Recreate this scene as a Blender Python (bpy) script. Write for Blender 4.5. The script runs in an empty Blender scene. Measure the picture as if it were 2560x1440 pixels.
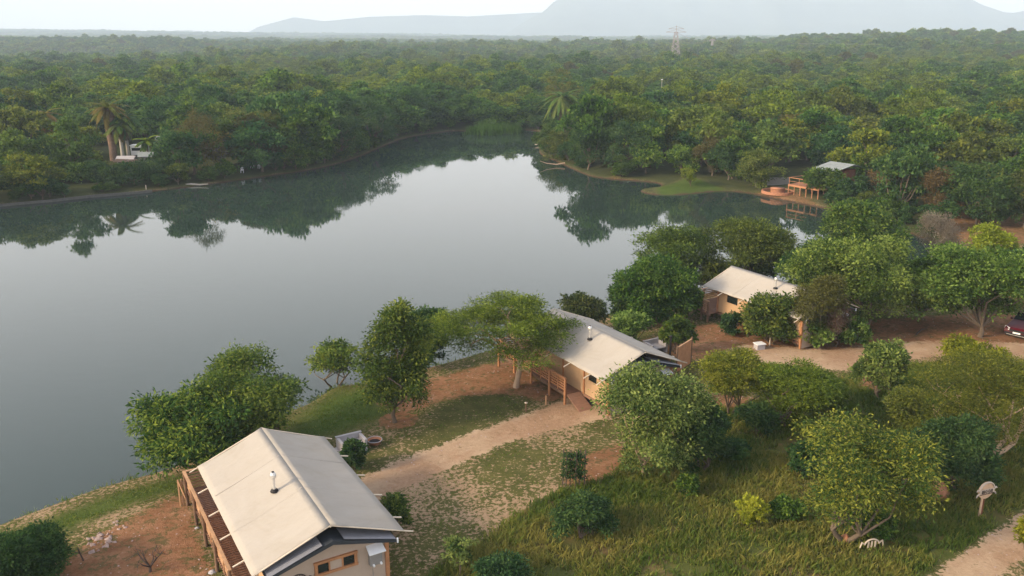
import bpy, math, random
import numpy as np
from mathutils import Vector, Matrix

# ------------------------------------------------------------------ camera
RES = bpy.context.scene
FPX, VH, CAMH = 2150.0, 88.0, 22.0          # focal length and horizon row of the 2560 px photograph, height above the water
PITCH = math.atan((720 - VH) / FPX)
cam_data = bpy.data.cameras.new('camera')
cam_data.sensor_fit = 'HORIZONTAL'
cam_data.angle = 2 * math.atan(1280 / FPX)
cam_data.clip_start, cam_data.clip_end = 0.5, 60000
cam = bpy.data.objects.new('camera', cam_data)
RES.collection.objects.link(cam)
cam.location = (0, 0, CAMH)
cam.rotation_euler = (math.pi / 2 - PITCH, 0, 0)
RES.camera = cam

# ------------------------------------------------------------------ sky, sun, exposure
SUN_EL, SUN_AZ = math.radians(25), math.radians(246)      # compass bearing of the sun (0 = +Y, 90 = +X)
world = bpy.data.worlds.new('World'); RES.world = world
world.use_nodes = True
wn = world.node_tree; wn.nodes.clear()
w_out = wn.nodes.new('ShaderNodeOutputWorld')
w_bg = wn.nodes.new('ShaderNodeBackground')
w_sky = wn.nodes.new('ShaderNodeTexSky')
w_sky.sky_type = 'NISHITA'; w_sky.sun_disc = False
w_sky.sun_elevation = SUN_EL; w_sky.sun_rotation = SUN_AZ
w_sky.air_density, w_sky.dust_density, w_sky.ozone_density = 1.0, 3.2, 1.0
w_veil = wn.nodes.new('ShaderNodeMixRGB'); w_veil.blend_type = 'MIX'       # an even thin veil of cloud over the whole sky
w_tc = wn.nodes.new('ShaderNodeTexCoord'); w_sep = wn.nodes.new('ShaderNodeSeparateXYZ')       # the veil thins evenly from the horizon up, all round
w_map = wn.nodes.new('ShaderNodeMapRange'); w_map.interpolation_type = 'SMOOTHSTEP'
for i_, v_ in ((1, 0.0), (2, 0.60), (3, 0.92), (4, 0.20)): w_map.inputs[i_].default_value = v_
wn.links.new(w_tc.outputs['Generated'], w_sep.inputs[0]); wn.links.new(w_sep.outputs[2], w_map.inputs[0]); wn.links.new(w_map.outputs[0], w_veil.inputs[0])
w_veil.inputs[2].default_value = (9.0, 8.3, 7.9, 1)
wn.links.new(w_sky.outputs[0], w_veil.inputs[1])
wn.links.new(w_veil.outputs[0], w_bg.inputs[0])
w_bg.inputs[1].default_value = 0.145
wn.links.new(w_bg.outputs[0], w_out.inputs[0])

sun_data = bpy.data.lights.new('sun', 'SUN')
sun_data.energy, sun_data.angle, sun_data.color = 3.2, math.radians(10), (1.0, 0.80, 0.54)
sun = bpy.data.objects.new('sun', sun_data)
RES.collection.objects.link(sun)
sdir = Vector((math.sin(SUN_AZ) * math.cos(SUN_EL), math.cos(SUN_AZ) * math.cos(SUN_EL), math.sin(SUN_EL)))
sun.rotation_euler = sdir.to_track_quat('Z', 'Y').to_euler()
sun.location = (0, 0, 80)

RES.view_settings.view_transform = 'Standard'
RES.view_settings.look = 'None'
RES.view_settings.exposure = 0.95
RES.view_settings.gamma = 1.0
RES.render.engine = 'CYCLES'
RES.cycles.volume_bounces = 1
RES.cycles.max_bounces = 6
RES.cycles.diffuse_bounces = 3
RES.cycles.transparent_max_bounces = 6

# ------------------------------------------------------------------ helpers
COL = RES.collection
rng = np.random.default_rng(11)
random.seed(11)
_F = np.array([0, math.cos(PITCH), -math.sin(PITCH)]); _U = np.array([0, math.sin(PITCH), math.cos(PITCH)])

def ray(u, v):
    return np.array([1.0, 0, 0]) * ((u - 1280) / FPX) + _F + _U * ((720 - v) / FPX)

def at(u, v, z=0.0):
    d = ray(u, v); t = (z - CAMH) / d[2]
    return np.array([0, 0, CAMH]) + t * d

def proj(p):
    q = np.array(p, float) - np.array([0, 0, CAMH]); dep = q @ _F
    return 1280 + FPX * q[0] / dep, 720 - FPX * (q @ _U) / dep

def top_height(x, y, v):
    """height z on the vertical line through (x, y) that is seen at row v"""
    k = (720 - v) / FPX
    # (y*s + dz*c) = k*(y*c - dz*s)
    s, c = math.sin(PITCH), math.cos(PITCH)
    return CAMH + y * (k * c - s) / (c + k * s)

def smooth(a, b, x):
    t = np.clip((x - a) / (b - a), 0, 1)
    return t * t * (3 - 2 * t)

def tag(o, label=None, cat=None, group=None, kind=None):
    if label: o['label'] = label
    if cat: o['category'] = cat
    if group: o['group'] = group
    if kind: o['kind'] = kind
    return o

def empty(name, loc, rz=0.0):
    o = bpy.data.objects.new(name, None); COL.objects.link(o)
    o.location = [float(c) for c in loc]; o.rotation_euler = (0, 0, rz); o.empty_display_size = 0.3
    return o

def obj(name, me, parent=None, mat=None):
    o = bpy.data.objects.new(name, me); COL.objects.link(o)
    if parent is not None: o.parent = parent
    if mat is not None and not me.materials: me.materials.append(mat)
    return o

class MB:
    """collects simple solids into one mesh"""
    def __init__(s): s.v, s.f, s.sm = [], [], []
    def add(s, vs, fs, sm=False):
        n = len(s.v); s.v += [tuple(map(float, q)) for q in vs]; s.f += [tuple(i + n for i in q) for q in fs]; s.sm += [sm] * len(fs); return s
    def box(s, c, d, rz=0.0):
        x, y, z = d[0] / 2, d[1] / 2, d[2] / 2
        cs, sn = math.cos(rz), math.sin(rz); vs = []
        for dz in (-z, z):
            for dx, dy in ((-x, -y), (x, -y), (x, y), (-x, y)):
                vs.append((c[0] + dx * cs - dy * sn, c[1] + dx * sn + dy * cs, c[2] + dz))
        return s.add(vs, [(3, 2, 1, 0), (4, 5, 6, 7), (0, 1, 5, 4), (1, 2, 6, 5), (2, 3, 7, 6), (3, 0, 4, 7)])
    def beam(s, p, q, w, h=None):
        h = h or w; p, q = Vector(p), Vector(q); d = (q - p).normalized()
        up = Vector((0, 0, 1)) if abs(d.z) < 0.95 else Vector((1, 0, 0))
        sd = d.cross(up).normalized(); up = sd.cross(d).normalized(); vs = []
        for c in (p, q):
            for a, b in ((-1, -1), (1, -1), (1, 1), (-1, 1)):
                vs.append(c + sd * (a * w / 2) + up * (b * h / 2))
        return s.add(vs, [(3, 2, 1, 0), (4, 5, 6, 7), (0, 1, 5, 4), (1, 2, 6, 5), (2, 3, 7, 6), (3, 0, 4, 7)])
    def tube(s, pts, rad, n=8, cap=True):
        pts = [Vector(p) for p in pts]
        if not hasattr(rad, '__len__'): rad = [rad] * len(pts)
        vs, fs = [], []; prev = None
        for i, p in enumerate(pts):
            d = (pts[min(i + 1, len(pts) - 1)] - pts[max(i - 1, 0)]).normalized()
            if prev is None:
                a = d.cross(Vector((0, 0, 1)) if abs(d.z) < 0.9 else Vector((1, 0, 0))).normalized()
            else:
                a = (prev - d * prev.dot(d)).normalized()
            prev = a; b = d.cross(a)
            for k in range(n):
                t = 2 * math.pi * k / n
                vs.append(p + (a * math.cos(t) + b * math.sin(t)) * rad[i])
        for i in range(len(pts) - 1):
            for k in range(n):
                k2 = (k + 1) % n
                fs.append((i * n + k, i * n + k2, (i + 1) * n + k2, (i + 1) * n + k))
        s.add(vs, fs, True)
        if cap:
            s.add(vs[:n], [tuple(range(n))[::-1]]); s.add(vs[-n:], [tuple(range(n))])
        return s
    def lathe(s, c, prof, n=16):
        vs, fs = [], []
        for r, z in prof:
            for k in range(n):
                t = 2 * math.pi * k / n; vs.append((c[0] + r * math.cos(t), c[1] + r * math.sin(t), c[2] + z))
        for i in range(len(prof) - 1):
            for k in range(n):
                k2 = (k + 1) % n; fs.append((i * n + k, i * n + k2, (i + 1) * n + k2, (i + 1) * n + k))
        return s.add(vs, fs, True)
    def prism(s, poly, axis_off):
        """poly: list of 3D points; extruded by axis_off"""
        n = len(poly); o = Vector(axis_off); vs = [Vector(p) for p in poly] + [Vector(p) + o for p in poly]
        fs = [tuple(range(n))[::-1], tuple(range(n, 2 * n))] + [(i, (i + 1) % n, n + (i + 1) % n, n + i) for i in range(n)]
        return s.add(vs, fs)
    def mesh(s, name, mat=None):
        me = bpy.data.meshes.new(name); me.from_pydata(s.v, [], s.f); me.update()
        me.polygons.foreach_set('use_smooth', s.sm)
        if mat: me.materials.append(mat)
        return me
    def build(s, name, mat, parent=None):
        return obj(name, s.mesh(name, mat), parent)

def np_mesh(name, verts, quads, mat=None, face_attr=None, smooth_sh=False, k=4):
    me = bpy.data.meshes.new(name)
    nv, nf = len(verts), len(quads)
    me.vertices.add(nv); me.vertices.foreach_set('co', np.ascontiguousarray(verts, np.float32).ravel())
    me.loops.add(nf * k); me.loops.foreach_set('vertex_index', np.ascontiguousarray(quads, np.int32).ravel())
    me.polygons.add(nf); me.polygons.foreach_set('loop_start', np.arange(0, nf * k, k, dtype=np.int32))
    if smooth_sh: me.polygons.foreach_set('use_smooth', np.ones(nf, bool))
    for nm, val in (face_attr or {}).items():
        a = me.attributes.new(nm, 'FLOAT', 'FACE'); a.data.foreach_set('value', np.ascontiguousarray(val, np.float32))
    me.update(calc_edges=True)
    if mat: me.materials.append(mat)
    return me

# ------------------------------------------------------------------ materials
def mat_new(name):
    m = bpy.data.materials.new(name); m.use_nodes = True
    nt = m.node_tree; nt.nodes.clear()
    out = nt.nodes.new('ShaderNodeOutputMaterial')
    return m, nt, out

class NT:
    def __init__(s, nt): s.nt = nt
    def n(s, typ, **kw):
        nd = s.nt.nodes.new(typ)
        for k, v in kw.items(): setattr(nd, k, v)
        return nd
    def link(s, a, b): s.nt.links.new(a, b)
    def val(s, x, sock):
        if isinstance(x, bpy.types.NodeSocket): s.link(x, sock)
        else: sock.default_value = x
    def math(s, op, a, b=0.0, clamp=False):
        nd = s.n('ShaderNodeMath', operation=op, use_clamp=clamp); s.val(a, nd.inputs[0]); s.val(b, nd.inputs[1]); return nd.outputs[0]
    def mix(s, f, a, b, mode='MIX'):
        nd = s.n('ShaderNodeMixRGB', blend_type=mode); s.val(f, nd.inputs[0])
        for x, i in ((a, 1), (b, 2)):
            if isinstance(x, tuple): x = (*x, 1) if len(x) == 3 else x
            s.val(x, nd.inputs[i])
        return nd.outputs[0]
    def noise(s, vec, scale, detail=4, rough=0.55, dist=0.0):
        nd = s.n('ShaderNodeTexNoise'); nd.inputs['Scale'].default_value = scale; nd.inputs['Detail'].default_value = detail
        nd.inputs['Roughness'].default_value = rough; nd.inputs['Distortion'].default_value = dist
        if vec is not None: s.link(vec, nd.inputs['Vector'])
        return nd.outputs['Fac']
    def ramp(s, fac, stops, interp='LINEAR'):
        nd = s.n('ShaderNodeValToRGB'); cr = nd.color_ramp; cr.interpolation = interp
        while len(cr.elements) < len(stops): cr.elements.new(0.5)
        for e, (p, c) in zip(cr.elements, stops):
            e.position = p; e.color = (*c, 1) if len(c) == 3 else c
        s.link(fac, nd.inputs[0]); return nd.outputs[0]
    def step(s, x, lo, hi):
        nd = s.n('ShaderNodeMapRange', interpolation_type='SMOOTHSTEP'); s.val(x, nd.inputs[0])
        nd.inputs[1].default_value = lo; nd.inputs[2].default_value = hi; nd.inputs[3].default_value = 0; nd.inputs[4].default_value = 1
        return nd.outputs[0]
    def bsdf(s, color, rough=0.7, spec=0.3, metal=0.0, normal=None):
        b = s.n('ShaderNodeBsdfPrincipled')
        if isinstance(color, tuple): color = (*color, 1)
        s.val(color, b.inputs['Base Color']); s.val(rough, b.inputs['Roughness'])
        b.inputs['Specular IOR Level'].default_value = spec; b.inputs['Metallic'].default_value = metal
        if normal is not None: s.link(normal, b.inputs['Normal'])
        return b
    def bump(s, h, strength, dist=0.02):
        nd = s.n('ShaderNodeBump'); nd.inputs['Strength'].default_value = strength; nd.inputs['Distance'].default_value = dist
        s.link(h, nd.inputs['Height']); return nd.outputs[0]

def plain(name, c, rough=0.7, spec=0.3, metal=0.0, var=0.25, scale=3.0, bump=0.1, stretch=None):
    m, nt, out = mat_new(name); g = NT(nt)
    tc = g.n('ShaderNodeTexCoord').outputs['Object']
    if stretch:
        mp = g.n('ShaderNodeMapping'); mp.inputs['Scale'].default_value = stretch; g.link(tc, mp.inputs[0]); tc = mp.outputs[0]
    n1 = g.noise(tc, scale, 5, 0.6); n2 = g.noise(tc, scale * 7, 3, 0.6)
    f = g.math('ADD', g.math('MULTIPLY', n1, 0.7), g.math('MULTIPLY', n2, 0.3))
    lo = tuple(x * (1 - var) for x in c); hi = tuple(min(1, x * (1 + var)) for x in c)
    colr = g.ramp(f, [(0.3, lo), (0.7, hi)])
    b = g.bsdf(colr, rough, spec, metal, g.bump(f, bump, 0.01) if bump else None)
    g.link(b.outputs[0], out.inputs[0]); return m

M = {}
M['canvas'] = plain('canvas_cream', (0.44, 0.405, 0.36), 0.85, 0.1, var=0.10, scale=0.7, bump=0.35)
def canvas_mat():
    m, nt, out = mat_new('canvas_cream'); g = NT(nt)
    tc = g.n('ShaderNodeTexCoord').outputs['Object']; mp = g.n('ShaderNodeMapping'); mp.inputs['Scale'].default_value = (3.2, .45, .45); g.link(tc, mp.inputs[0])
    wr = g.noise(mp.outputs[0], 1.3, 4, .55, .6); st = g.noise(tc, .55, 5, .65, .8); sp = g.noise(tc, 14, 3, .6)
    c = g.ramp(st, [(.28, (.335, .30, .25)), (.48, (.365, .33, .285)), (.75, (.385, .352, .31))])
    c = g.mix(g.math('MULTIPLY', g.step(sp, .62, .75), .25), c, (.26, .22, .17))
    b = g.bsdf(c, .85, .08, 0, g.bump(g.math('ADD', g.math('MULTIPLY', wr, .8), g.math('MULTIPLY', st, .4)), .55, .10)); g.link(b.outputs[0], out.inputs[0]); return m
M['canvas'] = canvas_mat()
M['wallcanvas'] = plain('wall_canvas_tan', (0.42, 0.275, 0.16), 0.9, 0.1, var=0.07, scale=1.2, bump=0.05)
M['gable'] = plain('gable_plaster', (0.40, 0.315, 0.25), 0.9, 0.1, var=0.06, scale=1.5)
M['deck'] = plain('deck_wood', (0.23, 0.125, 0.082), 0.75, 0.2, var=0.3, scale=2.0, stretch=(6, 1, 1))
M['rail'] = plain('rail_wood', (0.42, 0.25, 0.14), 0.75, 0.2, var=0.25, scale=2.5)
M['railred'] = plain('rail_wood_red', (0.42, 0.21, 0.105), 0.75, 0.2, var=0.25, scale=2.5)
M['trim'] = plain('orange_timber', (0.38, 0.18, 0.085), 0.65, 0.2, var=0.25, scale=3)
M['pole'] = plain('weathered_pole', (0.16, 0.10, 0.065), 0.85, 0.15, var=0.3, scale=4)
M['strut'] = plain('pale_strut', (0.62, 0.52, 0.40), 0.6, 0.3, var=0.1)
M['navy'] = plain('dark_flashing', (0.030, 0.036, 0.045), 0.55, 0.4, var=0.2)
M['tin'] = plain('corrugated_tin', (0.22, 0.22, 0.24), 0.4, 0.5, metal=0.3, var=0.12)
M['glass'] = plain('dark_glass', (0.012, 0.018, 0.018), 0.12, 0.5, var=0.2, bump=0)
M['steel'] = plain('flue_steel', (0.62, 0.60, 0.57), 0.35, 0.5, metal=0.5, var=0.08, bump=0)
M['black'] = plain('black_rubber', (0.015, 0.013, 0.015), 0.6, 0.3, var=0.2)
M['white'] = plain('white_paint', (0.78, 0.79, 0.80), 0.5, 0.4, var=0.05)
M['grey'] = plain('grey_metal', (0.22, 0.21, 0.20), 0.55, 0.4, var=0.12)
M['concrete'] = plain('concrete', (0.36, 0.34, 0.35), 0.9, 0.2, var=0.12, scale=2)
M['emblem'] = plain('dark_iron', (0.045, 0.036, 0.032), 0.6, 0.3)
M['mat'] = plain('slate_paving', (0.10, 0.105, 0.115), 0.9, 0.2, var=0.4, scale=6)
M['signwood'] = plain('sign_wood', (0.55, 0.38, 0.25), 0.8, 0.2, var=0.25, scale=4)
M['signpale'] = plain('sign_pale', (0.48, 0.40, 0.32), 0.8, 0.2, var=0.25, scale=4)
M['mound'] = plain('termite_earth', (0.36, 0.17, 0.10), 0.95, 0.05, var=0.3, scale=3, bump=0.6)
M['rock'] = plain('rock', (0.36, 0.27, 0.24), 0.9, 0.2, var=0.3, scale=3, bump=0.4)
M['bark'] = plain('bark_grey', (0.13, 0.10, 0.075), 0.95, 0.1, var=0.35, scale=4, bump=0.5, stretch=(3, 3, .6))
M['barkpale'] = plain('bark_pale', (0.42, 0.30, 0.21), 0.9, 0.1, var=0.3, scale=4, bump=0.4, stretch=(3, 3, .6))
M['barkwhite'] = plain('bark_white', (0.38, 0.345, 0.30), 0.9, 0.1, var=0.25, scale=4)
M['thatch'] = plain('palm_thatch', (0.17, 0.115, 0.085), 0.95, 0.05, var=0.4, scale=3, bump=0.8)
M['carred'] = plain('car_paint_red', (0.075, 0.003, 0.009), 0.35, 0.3, var=0.03, bump=0)
M['tyre'] = plain('tyre', (0.02, 0.02, 0.02), 0.8, 0.2)
M['green'] = plain('green_canvas', (0.03, 0.24, 0.13), 0.8, 0.2, var=0.1)
M['pylon'] = plain('pylon_steel', (0.33, 0.29, 0.29), 0.6, 0.2, var=0.1, bump=0)
M['roofpale'] = plain('pale_sheet_roof', (0.22, 0.24, 0.235), 0.6, 0.2, var=0.35)
M['darkstone'] = plain('dark_stone', (0.085, 0.08, 0.075), 0.9, 0.2, var=0.3)
M['darkwood'] = plain('dark_red_timber', (0.20, 0.07, 0.04), 0.8, 0.2, var=0.3)
M['orangewood'] = plain('deck_orange_timber', (0.33, 0.155, 0.08), 0.7, 0.2, var=0.25)
M['deadwood'] = plain('dead_wood', (0.075, 0.058, 0.05), 0.9, 0.1, var=0.3)

def leaf_mat(name, lo, mid, hi, trans=0.44):
    """foliage: colour from the leaf's own tone and the tree's own tint"""
    m, nt, out = mat_new(name); g = NT(nt)
    at_ = g.n('ShaderNodeAttribute'); at_.attribute_name = 'tone'
    oi = g.n('ShaderNodeObjectInfo')
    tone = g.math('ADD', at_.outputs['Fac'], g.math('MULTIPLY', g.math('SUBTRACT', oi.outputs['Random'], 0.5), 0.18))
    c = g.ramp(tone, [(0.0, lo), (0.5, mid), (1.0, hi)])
    c = g.mix(1.0, c, oi.outputs['Color'], 'MULTIPLY')
    b = g.bsdf(c, 0.6, 0.07)
    t = g.n('ShaderNodeBsdfTranslucent'); g.link(c, t.inputs[0])
    mx = g.n('ShaderNodeMixShader'); mx.inputs[0].default_value = trans
    g.link(b.outputs[0], mx.inputs[1]); g.link(t.outputs[0], mx.inputs[2])
    g.link(mx.outputs[0], out.inputs[0]); return m

LEAFC = {
    'broad': ((0.022, 0.049, 0.015), (0.078, 0.136, 0.026), (0.239, 0.284, 0.051)),
    'dark': ((0.017, 0.046, 0.019), (0.046, 0.100, 0.033), (0.126, 0.190, 0.051)),
    'fig': ((0.022, 0.057, 0.017), (0.078, 0.143, 0.030), (0.428, 0.447, 0.069)),
    'acacia': ((0.054, 0.075, 0.015), (0.133, 0.169, 0.026), (0.315, 0.317, 0.044)),
    'olive': ((0.046, 0.062, 0.019), (0.120, 0.143, 0.035), (0.264, 0.257, 0.064)),
    'brown': ((0.091, 0.074, 0.030), (0.166, 0.133, 0.049), (0.272, 0.211, 0.084)),
    'pale': ((0.035, 0.071, 0.019), (0.119, 0.178, 0.044), (0.370, 0.428, 0.121)),
    'lime': ((0.087, 0.124, 0.013), (0.203, 0.260, 0.025), (0.407, 0.437, 0.054)),
    'grey': ((0.156, 0.125, 0.096), (0.234, 0.195, 0.148), (0.312, 0.265, 0.187)),
    'grass': ((0.055, 0.105, 0.018), (0.130, 0.195, 0.034), (0.320, 0.290, 0.075), 0.5),
}
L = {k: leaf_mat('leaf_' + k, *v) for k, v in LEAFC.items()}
FAR_L = {}
def far_leaf(k, t):
    if (k, t) not in FAR_L: FAR_L[k, t] = leaf_mat('canopy_' + k, *[tuple(a * b for a, b in zip(c, t)) for c in LEAFC[k][:3]])
    return FAR_L[k, t]
def tinted(o, t):
    o.color = (*t, 1)

# ------------------------------------------------------------------ the lake shore, traced on the ground
shore_px = [(-900, 1700), (-300, 1440), (0, 1312), (100, 1276), (200, 1238), (300, 1206), (400, 1182), (480, 1150), (560, 1108), (640, 1068), (710, 1035), (770, 1012), (800, 990), (835, 968), (905, 962),
            (950, 956), (1000, 938), (1100, 914), (1160, 896), (1230, 876), (1300, 850), (1360, 826), (1440, 806), (1520, 786), (1600, 770), (1690, 756), (1745, 742), (1800, 722),
            (1870, 716), (1960, 728), (2080, 752), (2200, 766), (2300, 756), (2360, 712), (2370, 660), (2340, 610), (2250, 574), (2160, 548), (2060, 521), (1990, 507), (1920, 494), (1880, 484), (1830, 478), (1780, 479), (1720, 486),
            (1655, 489), (1608, 483), (1597, 477), (1610, 473), (1645, 470), (1656, 463), (1640, 457), (1600, 453), (1540, 449), (1490, 444), (1462, 437), (1420, 418), (1385, 402),
            (1352, 388), (1344, 376), (1362, 358), (1378, 343), (1362, 331), (1310, 324), (1240, 326), (1180, 330), (1140, 326), (1080, 334), (1010, 344), (950, 370), (880, 400),
            (790, 424), (700, 436), (610, 449), (490, 466), (370, 480), (250, 490), (130, 504), (0, 516), (-200, 540), (-700, 640), (-1400, 800)]
lake = np.array([at(u, v, 0.0)[:2] for u, v in shore_px])

def chaikin(p, k=2):
    for _ in range(k):
        q = np.roll(p, -1, 0); p = np.stack([0.75 * p + 0.25 * q, 0.25 * p + 0.75 * q], 1).reshape(-1, 2)
    return p
lake = chaikin(lake, 2)

def poly_sd(poly, P, closed=True):
    """signed distance (inside negative) for a closed polygon, plain distance for a line"""
    A = poly; B = np.roll(poly, -1, 0)
    if not closed: A, B = poly[:-1], poly[1:]
    dist = np.full(len(P), 1e9); ins = np.zeros(len(P), bool)
    for a, b in zip(A, B):
        ab = b - a; t = np.clip(((P - a) @ ab) / (ab @ ab + 1e-12), 0, 1)
        dist = np.minimum(dist, np.hypot(*(P - a - t[:, None] * ab).T))
        if closed:
            c = (a[1] > P[:, 1]) != (b[1] > P[:, 1])
            xx = a[0] + (P[:, 1] - a[1]) / (b[1] - a[1] + 1e-15) * ab[0]
            ins ^= c & (P[:, 0] < xx)
    return np.where(ins, -dist, dist) if closed else dist

lk_lo, lk_hi = lake.min(0) - 30, lake.max(0) + 30
def lake_sd(P):
    P = np.atleast_2d(np.asarray(P, float)); out = np.full(len(P), 60.0)
    m = ((P > lk_lo) & (P < lk_hi)).all(1)
    if m.any(): out[m] = poly_sd(lake, P[m])
    return out

def vnoise(x, y, seed=0):
    """cheap smooth value noise"""
    xi, yi = np.floor(x).astype(np.int64), np.floor(y).astype(np.int64); fx, fy = x - xi, y - yi
    fx, fy = fx * fx * (3 - 2 * fx), fy * fy * (3 - 2 * fy)
    def h(i, j):
        n = (i * 374761393 + j * 668265263 + seed * 1442695041) & 0x7fffffff
        n = ((n ^ (n >> 13)) * 1274126177) & 0x7fffffff
        return ((n ^ (n >> 16)) & 0xffff) / 65535.0
    return (h(xi, yi) * (1 - fx) + h(xi + 1, yi) * fx) * (1 - fy) + (h(xi, yi + 1) * (1 - fx) + h(xi + 1, yi + 1) * fx) * fy

def height(P, sd=None):
    P = np.atleast_2d(np.asarray(P, float)); x, y = P[:, 0], P[:, 1]
    if sd is None: sd = lake_sd(P)
    bank = 0.32 * smooth(-0.15, 0.7, sd) + 0.62 * smooth(0.3, 7.0, sd) + 0.35 * smooth(6, 30, sd)
    bed = -1.6 * smooth(0.0, 5.0, -sd) - 0.12
    h = np.where(sd < -0.15, bed, bank - 0.12 * (1 - smooth(-0.15, 0.3, sd)))
    h = h + (vnoise(x * 0.35, y * 0.35, 3) - 0.5) * 0.10 * smooth(0.5, 3, sd) + (vnoise(x * 0.06, y * 0.06, 5) - 0.5) * 0.4 * smooth(8, 30, sd)
    r = np.hypot(x, y); q = x / np.maximum(y, 1.0)
    far = smooth(250, 900, y)
    h = h + 13.0 * smooth(0.12, 0.5, q) * smooth(350, 1000, y) + far * ((vnoise(x / 160, y / 160, 7) - 0.5) * 9 + (vnoise(x / 380 + 3.3, y / 300, 17) - 0.55) * 15)
    h = h + 14.0 * smooth(0.22, 0.6, -q) * smooth(700, 1500, y) * (1 - 0.6 * smooth(1900, 2700, y))
    h = h + 5 * smooth(1800, 4200, y) + 34 * smooth(2600, 5200, y) * smooth(-0.1, 0.55, -q) + smooth(1500, 4000, y) * (vnoise(x / 700, y / 700, 9) - 0.5) * 12
    return h

def gz(x, y): return float(height([[x, y]])[0])
def ground(u, v):
    z = 0.9
    for _ in range(6):
        p = at(u, v, z); z = gz(p[0], p[1])
    return np.array([p[0], p[1], z])
def gpoly(px): return np.array([at(u, v, 1.0)[:2] for u, v in px])

# tracks and bare places, traced on the ground
tracks = [  # (pixel centre line, half width in m at each point)
    ([(890, 1240), (1000, 1190), (1110, 1140), (1230, 1090), (1350, 1055), (1440, 1028), (1490, 1010)], [1.2, 1.15, 1.1, 1.05, 1.25, 1.6, 1.9]),
    ([(2300, 1560), (2410, 1455), (2480, 1405), (2560, 1352), (2700, 1270)], [.8, .8, .78, .8, .85]),
    ([(1880, 885), (2010, 895), (2120, 905), (2230, 880), (2350, 872), (2470, 880), (2560, 890), (2750, 905)], [1.6, 1.9, 2.0, 1.6, 1.5, 2.1, 2.6, 3.0]),
]
bare_px = [
    ([(930, 1000), (1060, 935), (1180, 900), (1290, 880), (1390, 920), (1440, 990), (1370, 1010), (1290, 985), (1200, 985), (1110, 1000), (1020, 1030)], 0.9),
    ([(120, 1440), (190, 1370), (300, 1300), (400, 1240), (470, 1215), (545, 1460), (560, 1600), (120, 1600)], 0.9),
    ([(1600, 850), (1720, 815), (1850, 800), (1990, 830), (2160, 800), (2400, 780), (2700, 790), (2700, 880), (2420, 865), (2250, 860), (2100, 880), (1950, 900), (1830, 900), (1700, 900)], 1.0),
    ([(1480, 1130), (1560, 1110), (1570, 1170), (1500, 1215), (1400, 1225), (1420, 1160)], 0.95),
    ([(1765, 985), (1840, 980), (1900, 1005), (1850, 1035), (1775, 1030)], 0.7),
    ([(1460, 436), (1540, 430), (1600, 452), (1530, 452)], 0.8), ([(1800, 478), (1900, 466), (1990, 470), (2060, 500), (1990, 512), (1900, 492)], 0.7),
    ([(2300, 520), (2600, 540), (2600, 610), (2400, 600)], 0.8), ([(2140, 905), (2240, 960), (2200, 1000), (2130, 975)], 0.7),
]
meadow_px = [(1010, 1470), (1200, 1370), (1330, 1270), (1400, 1235), (1530, 1200), (1560, 1130), (1700, 1000), (1830, 1030), (2050, 960), (2200, 930), (2420, 900), (2750, 930), (2750, 1280), (2500, 1330), (2330, 1440), (2230, 1600), (1010, 1600)]
lawn_px = [(770, 1030), (800, 990), (850, 965), (945, 957), (930, 1010), (960, 1030), (870, 1060), (780, 1085), (740, 1060)]
lawn3_px = [(-100, 1360), (0, 1312), (300, 1208), (460, 1160), (450, 1205), (330, 1240), (200, 1292), (80, 1345), (-60, 1400)]
lawn2_px = [(1640, 460), (1720, 440), (1830, 465), (1830, 482), (1720, 488), (1600, 482), (1650, 470)]

def dens(lo, hi, step): return list(np.arange(lo, hi, step))
def grow(start, end, step, f):
    out, x, s = [], start, step
    sg = 1 if end > start else -1
    while (end - x) * sg > 0: out.append(x); s *= f; x += sg * s
    out.append(end); return out
xs = sorted(set(np.round(grow(-30, -7600, 0.45, 1.13) + dens(-30, 46, 0.42) + grow(46, 7600, 0.45, 1.13), 3)))
ys = sorted(set(np.round(grow(17, -400, 0.5, 1.2) + dens(17, 86, 0.42) + dens(86, 215, 1.0) + grow(215, 7700, 1.1, 1.07), 3)))
X, Y = np.meshgrid(np.array(xs), np.array(ys)); P2 = np.stack([X.ravel(), Y.ravel()], 1)
SD = lake_sd(P2); Z = height(P2, SD)
nx, ny = len(xs), len(ys)
RUT = [None]
def ground_masks(P):
    path = np.zeros(len(P)); bare = np.zeros(len(P)); mead = np.zeros(len(P)); lawn = np.zeros(len(P))
    m = (P[:, 1] < 260) & (np.abs(P[:, 0]) < 130) & (P[:, 1] > 5)
    Q = P[m]
    pth = np.full(len(Q), -9.0); rt_ = np.zeros(len(Q))
    for line, hw in tracks:
        pl = gpoly(line)
        for i in range(len(pl) - 1):
            a, b = pl[i], pl[i + 1]; ab = b - a; t = np.clip(((Q - a) @ ab) / (ab @ ab), 0, 1)
            dd = np.hypot(*(Q - a - t[:, None] * ab).T); w = hw[i] * (1 - t) + hw[i + 1] * t
            pth = np.maximum(pth, (w - dd)); rt_ = np.maximum(rt_, np.exp(-((dd - .62) / .22) ** 2))
    path[m] = smooth(-0.9, 0.7, pth); RUT[0] = np.zeros(len(P)); RUT[0][m] = rt_
    b = np.zeros(len(Q))
    for px, s in bare_px: b = np.maximum(b, s * smooth(1.2, -1.2, poly_sd(gpoly(px), Q)))
    c = at(995, 1048, 1.0)[:2]; b = np.maximum(b, smooth(1.35, 0.95, np.hypot(*(Q - c).T)) * 1.0)
    bare[m] = b
    mead[m] = smooth(1.0, -1.0, poly_sd(gpoly(meadow_px), Q))
    lawn[m] = np.maximum(np.maximum(smooth(2.0, -1.0, poly_sd(gpoly(lawn_px), Q)), .8 * smooth(.8, -.6, poly_sd(gpoly(lawn3_px), Q))), smooth(1.0, -0.5, poly_sd(gpoly(lawn2_px), Q)))
    return path, bare, mead, lawn
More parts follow.
